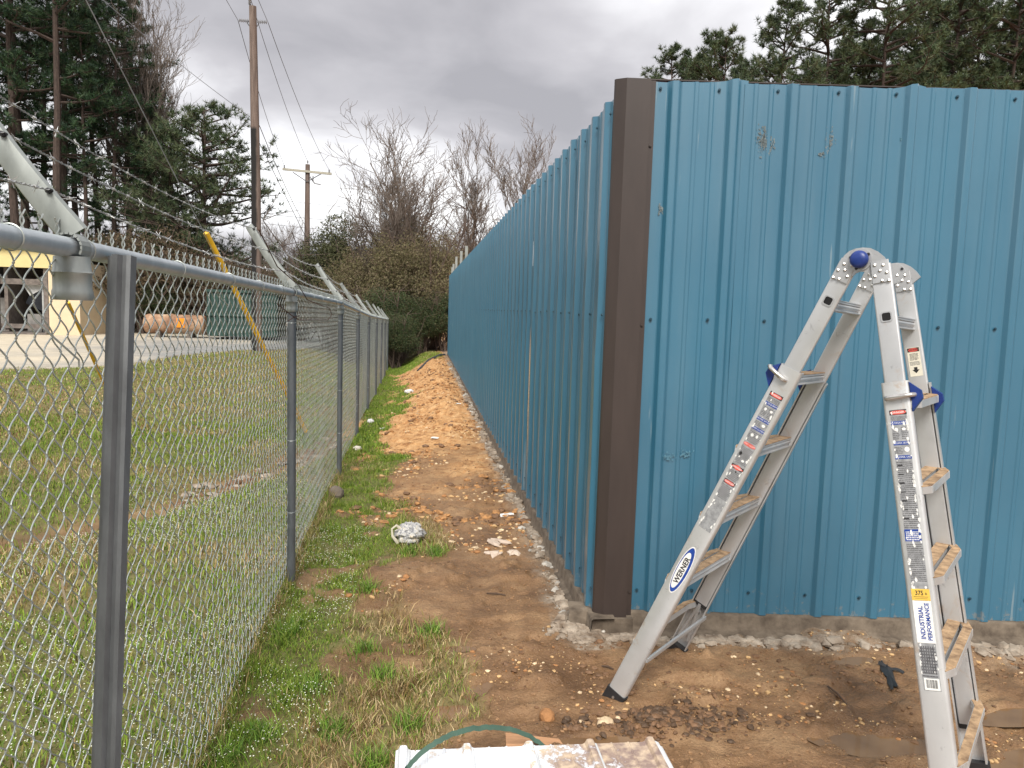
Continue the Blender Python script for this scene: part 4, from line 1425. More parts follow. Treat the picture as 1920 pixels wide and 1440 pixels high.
class Sticker:
    """flat print on a rail face; x = across the rail (left to right for a reader), y = up the rail"""
    def __init__(self, r, s, face_h, flip=1, w0=0.0, inside=False):
        self.mb = MB(); self.r = r; self.s = s; self.h = face_h
        self.n = r.N if not inside else -r.N
        self.Y = r.d; self.X = np.cross(self.Y, self.n); self.O = r.p(s, w0, 0)+self.n*face_h

    def P(self, x, y, l=0): return self.O+self.X*x+self.Y*y+self.n*(.00022*l)

    def quad(self, x0, x1, y0, y1, ink, l=1): self.mb.add([self.P(x0, y0, l), self.P(x1, y0, l), self.P(x1, y1, l), self.P(x0, y1, l)], [(0, 1, 2, 3)], II[ink])

    def poly(self, pts, ink, l=1): self.mb.add([self.P(a, b, l) for a, b in pts], [tuple(range(len(pts)))], II[ink])

    def oval(self, cx, cy, a, b, ink, l=1, pw=1.0):
        pts = []
        for i in range(28):
            t = 2*math.pi*i/28; c, s = math.cos(t), math.sin(t)
            pts.append((cx+a*math.copysign(abs(c)**pw, c), cy+b*math.copysign(abs(s)**pw, s)))
        self.poly(pts, ink, l)

    def text(self, txt, size, cx, cy, ink, rot=0.0, l=3, sx=1.0, bold=0.0, shear=0.0):
        vs, fs = text_mesh(txt, size, bold, shear); c, s = math.cos(rot), math.sin(rot)
        self.mb.add([self.P(cx+(v[0]*sx*c-v[1]*s), cy+(v[0]*sx*s+v[1]*c), l) for v in vs], fs, II[ink])

    def lines(self, x0, x1, y0, y1, n, ink='grey', seed=0, l=2):
        g = random.Random(seed); st = (y1-y0)/n
        for i in range(n):
            yy = y0+st*i; x = x0
            while x < x1-.004:
                w = g.uniform(.003, .012); e = min(x+w, x1)
                self.quad(x, e, yy, yy+st*.45, ink, l); x = e+.0012

    def danger(self, y, w=.027, h=.0085, tri=False, word='DANGER'):
        self.quad(-w, w, y-h, y+h, 'black', 2)
        if tri: self.poly([(-w, y), (0, y+h*1.4), (w, y), (0, y-h*1.2)], 'red', 3)
        else: self.oval(0, y, w*.93, h*.82, 'red', 3, .8)
        self.text(word, h*1.15, 0, y, 'white', l=4, bold=.0001)

    def bluebar(self, y, w=.026, h=.0062, word=''):
        self.quad(-w, w, y-h, y+h, 'blue', 3)
        if word: self.text(word, h*1.35, 0, y, 'white', l=4)

    def wear(self, y0, y1, n, seed, w=.030):
        g = random.Random(seed)
        for _ in range(n):
            side = g.choice((-1, 1)); cx = side*w*g.uniform(.75, 1.0) if g.random() < .72 else g.uniform(-w, w)*.9; cy = g.uniform(y0, y1); s = g.uniform(.0015, .006)
            pts = [(cx+math.cos(t)*s*g.uniform(.5, 1), cy+math.sin(t)*s*g.uniform(.6, 2.2)) for t in np.arange(0, 6.2, .8)]
            self.poly(pts, 'white', 5)

    def done(self, rail, name):
        o = self.mb.build(name, INKM, rail, smooth=False); return o


FH = .0188
# left leg: instruction strip
r = R_['ln']; rl = rails['ln'][1]
st = Sticker(r, 0, FH)
top_, bot_ = r.L*.725, r.L*.435
st.quad(-.027, .027, bot_, top_, 'silver', 1)
y = top_-.010; st.danger(y)
st.lines(-.024, .024, y-.030, y-.012, 4, seed=1)
y -= .040; st.bluebar(y, word='LOAD REQUIREMENT')
st.lines(-.024, -.003, y-.052, y-.012, 7, seed=2); st.lines(.003, .024, y-.052, y-.012, 7, seed=3)
st.oval(-.012, y-.024, .005, .006, 'white', 3); st.oval(.013, y-.024, .006, .005, 'white', 3)
y -= .068; st.bluebar(y, word='PROPER SETUP')
st.lines(-.024, 0, y-.030, y-.010, 4, seed=4); st.oval(.012, y-.020, .007, .006, 'white', 3)
y -= .042; st.bluebar(y, word='PROPER CLIMBING')
st.lines(-.024, .024, y-.058, y-.012, 7, seed=5); st.oval(-.010, y-.030, .006, .007, 'white', 3); st.oval(.010, y-.028, .005, .007, 'white', 3)
y -= .072; st.oval(0, y, .026, .007, 'red', 3, .7); st.text('STAY ALERT', .009, 0, y, 'white', l=4)
st.lines(-.024, .024, y-.085, y-.012, 12, seed=6); st.oval(-.016, y-.045, .006, .008, 'black', 3); st.oval(.006, y-.070, .006, .005, 'white', 3)
y -= .105; st.danger(y, tri=True)
st.lines(-.022, .022, y-.055, y-.014, 6, seed=7); st.oval(.002, y-.018, .003, .005, 'black', 3)
y -= .070; st.danger(y, .024, .009)
st.lines(-.022, .022, max(bot_+.004, y-.075), y-.012, 9, seed=8)
st.wear(bot_, top_, 46, 3, .028); st.done(rl, 'warning_label')
# brand oval
st = Sticker(r, r.L*.340, FH)
Lh = .112
st.oval(0, 0, .0285, Lh+.006, 'white', 1, 1.0)
st.oval(0, 0, .0255, Lh, 'blue', 2, 1.0)
st.oval(-.0035, -.004, .0185, Lh*.80, 'white', 3, .92)
st.oval(-.001, .000, .0145, Lh*.70, 'white', 4, .80)
st.text('WERNER', .031, 0.000, -.002, 'black', math.pi/2, 6, sx=1.02, bold=.0009)
st.done(rl, 'brand_label')
# right leg: long label
r = R_['rn']; rl = rails['rn'][1]
st = Sticker(r, 0, FH)
top_, bot_ = r.L*.718, r.L*.262
st.quad(-.026, .026, bot_, top_, 'silver', 1)
y = top_-.010; st.danger(y)
st.lines(-.024, .024, y-.028, y-.012, 4, seed=11)
y -= .036; st.bluebar(y, word='LOAD REQUIREMENT')
st.lines(-.024, -.003, y-.056, y-.012, 7, seed=12); st.lines(.003, .024, y-.056, y-.012, 7, seed=13); st.oval(-.012, y-.022, .006, .006, 'white', 3); st.oval(.012, y-.022, .006, .005, 'white', 3)
y -= .070; st.bluebar(y, word='PROPER SETUP')
st.lines(-.024, .0, y-.035, y-.010, 5, seed=14); st.oval(.014, y-.022, .008, .009, 'white', 3)
y -= .048; st.bluebar(y, word='PROPER USE')
st.lines(-.024, .024, y-.24, y-.012, 34, seed=15)
for k in range(7): st.quad(-.022, -.006, y-.03-.03*k, y-.026-.03*k, 'black', 3)
y -= .262; st.quad(-.026, .024, y-.022, y+.018, 'blue', 3); st.lines(-.022, .020, y-.018, y+.014, 5, 'white', 16, 4)
st.lines(-.024, .024, y-.155, y-.028, 20, seed=17)
y375 = r.L*.415
st.wear(bot_+.05, top_, 110, 5, .026)
st.quad(-.028, .028, y375-.021, y375+.017, 'yellow', 6); st.text('375', .021, -.004, y375+.003, 'black', l=7, sx=.8, bold=.0005); st.text('lb', .011, .0165, y375+.001, 'black', l=7, sx=.8, bold=.0002)
st.quad(-.022, .022, y375-.010, y375-.0085, 'black', 7); st.quad(-.018, .020, y375-.015, y375-.0140, 'black', 7)
st.quad(-.028, .028, y375-.160, y375-.022, 'white', 6)
st.text('INDUSTRIAL', .0195, -.006, y375-.094, 'blue', math.pi/2, 7, sx=1.0, bold=.0006)
st.text('PERFORMANCE', .0180, .0140, y375-.090, 'blue', math.pi/2, 7, sx=.98, bold=.0006)
for k, g in enumerate(range(6)):
    st.quad(-.020+.007*k, -.0165+.007*k, bot_+.055, y375-.17, 'grey', 6)
st.lines(-.024, .024, bot_+.045, y375-.17, 10, seed=19, l=7)
st.quad(-.022, .024, bot_+.002, bot_+.040, 'white', 6)
g = random.Random(1); x = -.016
while x < .018:
    w = g.choice((.0008, .0015, .0023)); st.quad(x, x+w, bot_+.009, bot_+.036, 'black', 7); x += w+g.choice((.0010, .0018))
st.done(rl, 'warning_label')
# danger label inside the far right rail
r = R_['rf']
st = Sticker(r, r.L*.800, .0108, inside=True)
st.quad(-.0225, .0225, -.062, .052, 'cream', 1)
st.quad(-.0210, .0210, .034, .050, 'black', 2); st.oval(0, .042, .0175, .0068, 'red', 3, .85); st.text('DANGER', .0095, 0, .042, 'black', l=4, bold=.0002)
st.lines(-.015, .015, .002, .030, 6, 'black', 21); st.lines(-.018, .018, -.018, -.002, 4, 'grey', 22)
st.poly([(-.006, -.026), (.006, -.026), (.006, -.036), (.013, -.036), (0, -.050), (-.013, -.036), (-.006, -.036)], 'black', 2)
st.done(rails['rf'][0], 'danger_label')

# ============================================================ stack of white panels, strap, board
def mat_white_panel():
    m, nt, b = new_mat('white_painted_sheet')
    vec = obj_vec(nt); n = n_noise(nt, 9, 6, .72, vec)
    sep = nt.nodes.new('ShaderNodeSeparateXYZ'); geo = nt.nodes.new('ShaderNodeNewGeometry'); nt.links.new(geo.outputs['Position'], sep.inputs[0])
    side = n_math(nt, 'MULTIPLY', n_math(nt, 'SUBTRACT', sep.outputs['X'], .30), .62, True)
    f = n_ramp(nt, n_math(nt, 'ADD', n, side), [(.60, (0,)*3), (.67, (.95,)*3)])
    tan = n_ramp(nt, n_noise(nt, 18, 4, .6, vec), [(.40, (.20, .10, .06)), (.6, (.58, .42, .26))])
    c = n_mix(nt, n_math(nt, 'MULTIPLY', f, .9), (.80, .82, .86), tan)
    nt.links.new(c, b.inputs['Base Color']); b.inputs['Roughness'].default_value = .3
    return m


stack = tag(empty('panel_stack', (.27, 2.6, 0)), 'low stack of white ribbed metal sheets splashed with mud at the bottom edge', 'metal sheets')
bpy.context.view_layer.update()
MW = mat_white_panel(); M['white_edge'] = simple('white_sheet_edge', (.66, .68, .70), .4)
e0 = atZ(748, 1411, .085); e1 = atZ(1238, 1393, .085)
uw = unit(e1-e0); Wd = np.linalg.norm(e1-e0); dirp = unit(V(-uw[1], uw[0], 0)); dirp = dirp if dirp[1] < 0 else -dirp
for k in range(6):
    mb = MB(); z = .085-.011*k; sh = (k*7 % 5-2)*.006
    pts = []
    for j in range(5):
        c = .028+(Wd-.056)*j/4
        pts += [(c-.028, 0), (c-.020, .004), (c-.012, .019), (c-.004, .021), (c+.004, .021), (c+.012, .019), (c+.020, .004), (c+.028, 0)]
        if j < 4:
            for q in (.36, .64):
                cc = c+(Wd-.056)/4*q; pts += [(cc-.006, 0), (cc-.002, .003), (cc+.002, .003), (cc+.006, 0)]
    n = len(pts)
    rows = [e0+uw*(x+sh)+V(0, 0, z-.085+h) - dirp*(abs(sh)) for x, h in pts]
    nyl = 8; vs = []
    for i in range(nyl): vs += [q+dirp*(2.4*i/(nyl-1)) for q in rows]
    fs = [(i*n+j, i*n+j+1, (i+1)*n+j+1, (i+1)*n+j) for i in range(nyl-1) for j in range(n-1)]
    off = len(vs); vs += [q-V(0, 0, .0025) for q in vs]
    fs += [(a+off, d+off, c+off, b+off) for a, b, c, d in fs]
    fs += [(j, off+j, off+j+1, j+1) for j in range(n-1)]
    mb.add(vs, fs); o = mb.build('metal_sheet', MW if k == 0 else M['white_edge'], stack, sharp=20); local(o, stack)
# green strap
mb = MB()
S = [atY(760, 1442, 2.56), atY(800, 1404, 2.62), atY(850, 1376, 2.68), atY(900, 1365, 2.74), atY(950, 1366, 2.78), atY(995, 1382, 2.80), atY(1030, 1410, 2.78), atY(1052, 1445, 2.72)]
CR = []
for i in range(len(S)-1):
    p0, p1, p2, p3 = S[max(i-1, 0)], S[i], S[i+1], S[min(i+2, len(S)-1)]
    for t in np.linspace(0, 1, 8, endpoint=False):
        CR.append(.5*((2*p1)+(-p0+p2)*t+(2*p0-5*p1+4*p2-p3)*t*t+(-p0+3*p1-3*p2+p3)*t**3))
CR.append(S[-1])
CR = [q+V(rb.gauss(0, .0012), 0, rb.gauss(0, .0014)) for q in CR]
CR = [CR[0]+V(.02, -.25, -.22)]+CR+[CR[-1]+V(.02, -.2, -.12)]
for a, b in zip(CR[:-1], CR[1:]):
    pass
vs = []; ww = .0095
for i, q in enumerate(CR):
    d = unit(CR[min(i+1, len(CR)-1)]-CR[max(i-1, 0)]); t = i/(len(CR)-1)
    w_ = unit(V(.15, 1, .35+.5*math.sin(t*3.1))); w_ = unit(w_-d*(w_@d)); nn = np.cross(d, w_)
    vs += [q+w_*ww+nn*.0007, q-w_*ww+nn*.0007, q-w_*ww-nn*.0007, q+w_*ww-nn*.0007]
fs = [(i*4+k, i*4+(k+1) % 4, (i+1)*4+(k+1) % 4, (i+1)*4+k) for i in range(len(CR)-1) for k in range(4)]
mb.add(vs, fs)
M['strap'] = simple('green_plastic_strap', (.055, .105, .078), .35, var=.2, scale=12)
tag(mb.build('packing_strap', M['strap'], sharp=30), 'dark green plastic packing strap arching over the white sheets', 'strap')
# brown board behind
mb = MB(); a = atZ(948, 1374, .05); b = atZ(1048, 1385, .03); c = atZ(1060, 1400, .03); d_ = atZ(945, 1410, .05)
vs = [a, b, c+V(.02, -.1, 0), d_+V(0, -.1, 0)]; vs += [q-V(0, 0, .015) for q in vs]
mb.add(vs, [(0, 1, 2, 3), (7, 6, 5, 4), (0, 4, 5, 1), (1, 5, 6, 2), (2, 6, 7, 3), (3, 7, 4, 0)])
tag(mb.build('wood_board', simple('plywood', (.50, .27, .14), .7, var=.3, scale=12, stretch=(1, 8, 1)), smooth=False), 'orange brown board end poking out behind the white sheets', 'board')

# ============================================================ litter
def card(loc, w, h, rz, label, col=(.80, .80, .78), tilt=.06, seed=0):
    mb = MB(); z = gz1(*loc)+.012; g = random.Random(seed)
    nx, ny = 4, 3; c, s = math.cos(rz), math.sin(rz); vs = []
    for l in (0, 1):
        for j in range(ny+1):
            for i in range(nx+1):
                x = (i/nx-.5)*w; y = (j/ny-.5)*h
                vs.append((loc[0]+x*c-y*s, loc[1]+x*s+y*c, z+tilt*x+.004*math.sin(x*40+seed)+.003*math.sin(y*50)-(.0015 if l else 0)))
    n = (nx+1)*(ny+1); fs = []
    for j in range(ny):
        for i in range(nx):
            a = j*(nx+1)+i; fs += [(a, a+1, a+nx+2, a+nx+1), (n+a, n+a+nx+1, n+a+nx+2, n+a+1)]
    mb.add(vs, fs)
    return tag(mb.build('paper_scrap', simple('paper_%d' % seed, col, .7, var=.1), smooth=True), label, 'litter')


card((.74, 6.28), .115, .085, -.1, 'white rectangular card lying on the mud nearest the blue wall', seed=1)
card((.645, 13.3), .12, .11, .1, 'far white card on the dirt path near the wall foot', seed=2)
card((.20, 10.15), .10, .10, -.2, 'middle white paper scrap on the orange dirt', (.75, .72, .66), seed=3)
card((-.58, 12.0), .09, .08, .3, 'tiny white paper scrap in the grass strip between the bags', seed=5)


def bag(loc, r, label, mat, seed, squash=.75):
    n, k = 26, 40; mb = MB(); vs = []; g = np.random.RandomState(seed)
    z0 = gz1(*loc)
    for i in range(n+1):
        t = math.pi*i/n
        for j in range(k):
            p = 2*math.pi*j/k
            d = V(math.sin(t)*math.cos(p), math.sin(t)*math.sin(p), math.cos(t))
            q = .78+.42*float(ridge(np.array([math.cos(p)*math.sin(t)*1.3+5]), np.array([d[2]*1.5+math.sin(p)*1.1*math.sin(t)+seed]), 2.3, 4, 900+seed)[0])-.1
            vs.append((loc[0]+d[0]*r*q, loc[1]+d[1]*r*q, z0+r*squash*.82+d[2]*r*q*squash))
    fs = [(i*k+j, (i+1)*k+j, (i+1)*k+(j+1) % k, i*k+(j+1) % k) for i in range(n) for j in range(k)]
    mb.add(vs, fs); return tag(mb.build('plastic_bag', mat, sharp=25), label, 'bag')


mbg, nt, b = new_mat('clear_bag_of_stones')
nn_ = n_noise(nt, 26, 5, .7, obj_vec(nt), 1.0)
nt.links.new(n_ramp(nt, nn_, [(.34, (.10, .105, .12)), (.46, (.34, .34, .35)), (.56, (.62, .61, .58)), (.66, (.60, .50, .36))]), b.inputs['Base Color'])
b.inputs['Roughness'].default_value = .22; n_bump(nt, b, nn_, .8, .02)
bg = bag((-.055, 5.60), .118, 'crumpled clear plastic bag of grey stones lying on the grass edge', mbg, 3)
# the knotted ear of the bag
mb = MB()
e_ = [V(-.10, 5.60, .10), V(-.16, 5.58, .15), V(-.19, 5.56, .13), V(-.185, 5.55, .08), V(-.14, 5.53, .03)]
mb.tube([q+V(0, 0, gz1(-.1, 5.6)-.005) for q in e_], [.018, .010, .008, .010, .016], 7)
mb.build('bag_handle', M['ink_cream'] if False else simple('bag_film', (.52, .48, .38), .3), bg)
bag((-.25, 17.1), .11, 'small white plastic bag where the far grass meets orange dirt', simple('white_film', (.72, .72, .70), .4), 5, .5)
bag((-.80, 12.6), .06, 'white crumpled bag pressed against a fence post foot', simple('white_film_b', (.74, .74, .74), .4), 6, .8)
bag((-.78, 9.75), .058, 'cream white paper cup scrap at the third round post', simple('cream_film', (.70, .64, .55), .5), 7, .6)
r2 = random.Random(77)
for (x, y, lab) in ((.56, 5.50, 'pale broken concrete crumbs on the path below the white card'), (.60, 5.25, 'second heap of pale concrete crumbs nearer the camera than the first')):
    mb = MB()
    for i in range(9):
        s = r2.uniform(.012, .045); xx = x+r2.gauss(0, .05); yy = y+r2.gauss(0, .035)
        mb.rock((xx, yy, gz1(xx, yy)+s*.2), (s*1.5, s*.7, s*.45), r2)
    tag(mb.build('concrete_crumbs', simple('pale_crumbs_%d' % int(y*100), (.52, .42, .34), .9), smooth=False), lab, 'rubble')
# black plastic scrap in the mud
mb = MB(); rsc = random.Random(5)
for (q0, q1, w0) in (((1652, 1256), (1682, 1304), .020), ((1646, 1258), (1694, 1276), .011), ((1662, 1262), (1672, 1310), .012)):
    A_, B_ = atZ(*q0, .0), atZ(*q1, .0); dd2 = unit(B_-A_); pp = V(-dd2[1], dd2[0], 0); row = []
    for i in range(7):
        t = i/6; c = A_+(B_-A_)*t; w = w0*(.5+.7*math.sin(math.pi*min(t*1.1, 1)))*rsc.uniform(.7, 1.15); z = gz1(c[0], c[1])+.006
        row += [c*V(1, 1, 0)+pp*w+V(0, 0, z+rsc.uniform(0, .006)), c*V(1, 1, 0)+V(0, 0, z+.010+rsc.uniform(0, .012)), c*V(1, 1, 0)-pp*w+V(0, 0, z+rsc.uniform(0, .006))]
    n = len(row); row += [q-V(0, 0, .002) for q in row]
    fs = [(i*3+j, i*3+j+1, i*3+j+4, i*3+j+3) for i in range(6) for j in (0, 1)]
    mb.add(row, fs+[(n+a_, n+d_, n+c_, n+b_) for a_, b_, c_, d_ in fs])
tag(mb.build('plastic_scrap', simple('black_film', (.03, .032, .035), .45), sharp=30), 'torn black plastic scrap sunk in the mud behind the ladder', 'litter')
# sticks
for k, ((ax_, ay_), (bx_, by_), lab) in enumerate((((1551, 1308), (1586, 1344), 'thin brown stick lying in the mud between the ladder legs'), ((1128, 1257), (1150, 1263), 'short dark twig on the mud left of the ladder foot'), ((912, 1120), (948, 1123), 'dark twig lying flat on the mud path'))):
    a = atZ(ax_, ay_, 0); b_ = atZ(bx_, by_, 0); a[2] = gz1(a[0], a[1])+.006; b_[2] = gz1(b_[0], b_[1])+.006
    mb = MB(); mb.tube([a, (a+b_)/2+V(.004, .003, .004), b_], [.004, .0045, .003], 6)
    tag(mb.build('stick', simple('stick_bark_%d' % k, (.09, .055, .035), .8)), lab, 'stick')
# tan leftover on the wall foot at right
mb = MB(); a = FO+FD*2.66+FN*.02
for i in range(14):
    s = r2.uniform(.02, .05); q = a+FD*r2.uniform(-.09, .10); mb.rock((q[0], q[1], .135+r2.uniform(-.01, .03)), (s*1.3, s*.4, s), r2)
tag(mb.build('foam_lump', simple('tan_foam', (.40, .29, .18), .9), smooth=False), 'torn tan lump stuck at the wall foot right of the ladder', 'debris')
# silt fence roll at the far end
mb = MB(); pts = [V(-.1, 22.5, gz1(-.1, 22.5)+.02), V(.25, 24.2, gz1(.25, 24.2)+.03), V(.6, 25.6, gz1(.6, 25.6)+.03), V(.8, 27.2, .08)]
mb.tube(pts, [.03, .05, .05, .06], 8)
tag(mb.build('silt_fabric', simple('black_fabric', (.045, .047, .052), .8, var=.5)), 'crumpled black silt fabric at the far end of the wall', 'fabric')


# ============================================================ utility poles, guys, wires
def wood_mat(name, black=False):
    m, nt, b = new_mat(name)
    n = n_noise(nt, 3.0, 6, .65, obj_vec(nt, (6, 6, .35)))
    c = n_ramp(nt, n, [(.3, (.085, .060, .050)), (.55, (.17, .125, .105)), (.75, (.26, .205, .175))])
    if black:
        geo = nt.nodes.new('ShaderNodeNewGeometry')
        tc = nt.nodes.new('ShaderNodeTexCoord'); sep = nt.nodes.new('ShaderNodeSeparateXYZ'); nt.links.new(tc.outputs['Object'], sep.inputs[0])
        # tar stain along one flank, ragged edge, from the foot to about 8.5 m
        e = n_math(nt, 'ADD', n_math(nt, 'MULTIPLY', n_math(nt, 'SUBTRACT', sep.outputs['X'], .07), -14), n_math(nt, 'MULTIPLY', n_math(nt, 'SUBTRACT', n_noise(nt, 2.5, 4, .6, obj_vec(nt, (1, 1, .5))), .5), 2.0), True)
        hgt = n_math(nt, 'MULTIPLY', n_math(nt, 'SUBTRACT', 8.05, sep.outputs['Z']), 9.0, True)
        c = n_mix(nt, n_math(nt, 'MULTIPLY', e, hgt), c, (.010, .009, .009))
    nt.links.new(c, b.inputs['Base Color']); b.inputs['Roughness'].default_value = .85
    n_bump(nt, b, n, .4, .02)
    return m


M['pole'] = wood_mat('weathered_pole_wood'); M['pole_tar'] = wood_mat('tarred_pole_wood', True)
M['porcelain'] = simple('grey_porcelain', (.30, .30, .31), .3, var=.3)
M['crossarm'] = simple('pale_crossarm_wood', (.42, .40, .33), .8, var=.25, stretch=(1, 1, 6))
M['cable'] = simple('cable', (.10, .10, .11), .6)
M['guy'] = simple('guy_strand', (.30, .31, .33), .5, .5)
M['yellow'] = simple('yellow_plastic', (.88, .52, .03), .45, var=.25, scale=6)


def insulator(mb, c, d, L=.26, r=.055, mat=0):
    d = unit(d)
    for i in range(5):
        a = c+d*(L*i/5); mb.tube([a, a+d*L*.09, a+d*L*.13], [r*.5, r, r*.45], 10, mat)


p1b = V(-5.97, 29.0, -.1)
p1 = tag(empty('utility_pole', p1b), 'tall wooden utility pole blackened along its left side below mid height', 'utility pole')
mb = MB(); mb.tube([V(0, 0, 0), V(-.02, 0, 6), V(-.12, 0, 12.15)], [.185, .165, .125], 16)
mb.build('shaft', M['pole_tar'], p1)
mb = MB(); insulator(mb, V(-.12, 0, 12.15)+V(-.10, 0, .05), V(0, 0, 1), .30, .06)
mb.tube([V(-.22, 0, 11.9), V(-.22, 0, 12.25)], .02, 6, 1)
mb.build('top_pin', [M['porcelain'], M['cable']], p1)
ends1 = []
for sg in (-1, 1):
    mb = MB(); a = V(-.11+sg*.15, 0, 11.65); insulator(mb, a, V(sg, 0, .03), .34, .07)
    mb.tube([V(-.11+sg*.1, 0, 11.45), a+V(sg*.05, 0, -.06), a], .018, 6, 1)
    mb.build('insulator', [M['porcelain'], M['cable']], p1); ends1.append(p1b+a+V(sg*.36, 0, 0))
ends1.append(p1b+V(-.22, 0, 12.5))
p2b = V(-6.95, 48.0, -.1)
p2 = tag(empty('utility_pole', p2b), 'farther wooden utility pole with a pale crossarm above the bare trees', 'utility pole')
mb = MB(); mb.tube([V(0, 0, 0), V(0, 0, 5), V(.02, 0, 10.1)], [.19, .17, .135], 14); mb.build('shaft', M['pole'], p2)
mb = MB(); mb.obox((.02, -.18, 9.66), (1, 0, -.05), (0, 1, 0), (.05, 0, 1), 2.85, .10, .13); mb.build('crossarm', M['crossarm'], p2)
mb = MB()
for sg in (-1, 1): mb.obox((sg*.42+.02, -.19, 9.32), (sg*1, 0, .62), (0, 1, 0), (-.62*sg, 0, 1), .95, .03, .05)
mb.build('crossarm_brace', M['cable'], p2)
ends2 = []
for dx_, dz_ in ((-1.30, 9.80), (1.30, 9.66), (.02, 10.16)):
    mb = MB(); insulator(mb, V(dx_, -.18 if abs(dx_) > .5 else 0, dz_), V(0, 0, 1), .18, .06); mb.build('insulator', M['porcelain'], p2)
    ends2.append(p2b+V(dx_, -.18, dz_+.15))
mb = MB(); mb.tube([V(.15, -.1, 9.4), V(.45, -.1, 9.0), V(.8, -.1, 8.95)], .04, 6); insulator(mb, V(.35, -.1, 9.1), V(0, 0, 1), .35, .06); mb.build('cutout_switch', M['porcelain'], p2)
p0b = V(-5.0, 2.0, 0)
p0 = tag(empty('utility_pole', p0b), 'near wooden utility pole outside the left edge that the guy wires hold', 'utility pole')
mb = MB(); mb.tube([V(0, 0, 0), V(0, 0, 13)], [.17, .12], 14); mb.build('shaft', M['pole'], p0)


def span(a, b, sag, r, name, label, mat, n=24):
    mb = MB(); t = np.linspace(0, 1, n); C = a[None]+(b-a)[None]*t[:, None]; C[:, 2] -= sag*4*t*(1-t)
    mb.tube(C, r, 4, caps=False); return tag(mb.build(name, mat), label, 'cable')


t0 = [p0b+V(-.65, 0, 12.0), p0b+V(.75, 0, 12.0), p0b+V(0, 0, 12.9)]
for k, (nm) in enumerate(('left', 'right', 'top')):
    span(ends1[k], ends2[k if k < 2 else 2], .35, .011, 'power_line', 'thin power line from the tall pole %s to the far crossarm' % {'left': 'left insulator', 'right': 'right insulator', 'top': 'tip pin'}[nm], M['cable'])
    span(t0[k], ends1[k], .25, .009, 'power_line', 'power line coming overhead to the tall pole %s' % {'left': 'left insulator', 'right': 'right insulator', 'top': 'tip'}[nm], M['cable'])
span(p1b+V(.1, 0, 8.1), p2b+V(-.1, 0, 6.5), .2, .014, 'power_line', 'lower cable between the tall pole and the far pole', M['cable'])
span(p1b+V(-.1, 0, 8.3), p1b+V(-9, 6, 15.5), .2, .010, 'power_line', 'cable running from the tall pole up left into the pines', M['cable'])
span(p1b+V(.1, 0, 7.5), V(-3.6, 37, 1.3), .05, .012, 'guy_wire', 'bare guy wire slanting down right from the tall pole', M['cable'])
span(V(-20, 50.5, 9.1), V(14, 49.5, 7.4), .5, .011, 'power_line', 'highest of three level cables crossing behind the far pole', M['cable'])
span(V(-20, 50.5, 8.1), V(14, 49.5, 6.6), .5, .011, 'power_line', 'middle of three level cables crossing behind the far pole', M['cable'])
span(V(-20, 50.5, 7.5), V(14, 49.5, 6.0), .5, .011, 'power_line', 'lowest of three level cables crossing behind the far pole', M['cable'])

anc = V(-1.55, 11.0, -.15); g1 = unit(p0b+V(0, 0, 11)-anc)
span(anc, p0b+V(0, 0, 11), .06, .0055, 'guy_wire', 'silver guy wire rising up left out of the long yellow guard', M['guy'])
gt = anc+g1*.236*np.linalg.norm(p0b+V(0, 0, 11)-anc)
mb = MB(); mb.tube([anc+g1*.15, gt], [.030, .030], 12)
gd = tag(mb.build('guy_guard', M['yellow']), 'long yellow plastic guy wire guard slanting behind the first round fence post', 'guy guard')
anc2 = V(-6.3, 16.3, -.1); g2 = unit(p0b+V(0, 0, 12)-anc2)
span(anc2, p0b+V(0, 0, 12), .06, .006, 'guy_wire', 'thin guy wire rising from the left yellow guard past the slanted arm', M['guy'])
mb = MB(); mb.tube([anc2+g2*.1, anc2+g2*2.7], .032, 10)
tag(mb.build('guy_guard', M['yellow']), 'smaller yellow guy wire guard left of the bare post', 'guy guard')

# ============================================================ shed, tank, container
M['cream_wall'] = simple('cream_sheet', (.66, .53, .36), .6, var=.10, scale=2)
M['fascia'] = simple('yellow_fascia', (.62, .52, .25), .6, var=.12, scale=2)
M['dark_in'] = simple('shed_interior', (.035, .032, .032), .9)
M['old_wood'] = simple('grey_boards', (.17, .145, .13), .9, var=.4, scale=6)
M['roof'] = simple('roof_sheet', (.35, .33, .28), .6)
Y0 = 37.0
qx = lambda px: float(atY(px, 600, Y0)[0])
shed = tag(empty('storage_shed', (qx(60), Y0, 0)), 'cream walled storage shed with a yellow fascia and an open dark bay', 'shed')
bpy.context.view_layer.update()
xl, xo, xr = qx(-420), qx(92), qx(150)
zf0 = float(atY(60, 502, Y0)[2]); zf1 = float(atY(60, 462, Y0)[2]); zt_ = zf1
def part(name, boxes, mat, root):
    mb = MB()
    for b_ in boxes: mb.box(*b_)
    o = mb.build(name, mat, root, smooth=False); local(o, root); return o
part('fascia', [(xl, xr, Y0-.10, Y0+.02, zf0, zf1)], M['fascia'], shed)
part('end_wall', [(xo, xr, Y0+.022, Y0+.2, -.05, zf0+.3)], M['cream_wall'], shed)
part('side_wall', [(xr-.18, xr-.003, Y0+.202, Y0+9, -.05, zf0+.3)], M['cream_wall'], shed)
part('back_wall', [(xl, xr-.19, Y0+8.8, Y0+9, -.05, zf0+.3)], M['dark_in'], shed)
part('floor_slab', [(xl, xo, Y0-.3, Y0+8.7, -.08, .08)], M['old_wood'], shed)
rf = part('roof', [(xl-.3, xr+.3, Y0-.4, Y0+9.2, zf1+.004, zf1+.09)], M['roof'], shed)
for k in range(4):
    xx = xo-.12-k*2.1
    part('bay_post', [(xx-.09, xx+.09, Y0+.03, Y0+.2, .08, zf0)], M['old_wood'], shed)
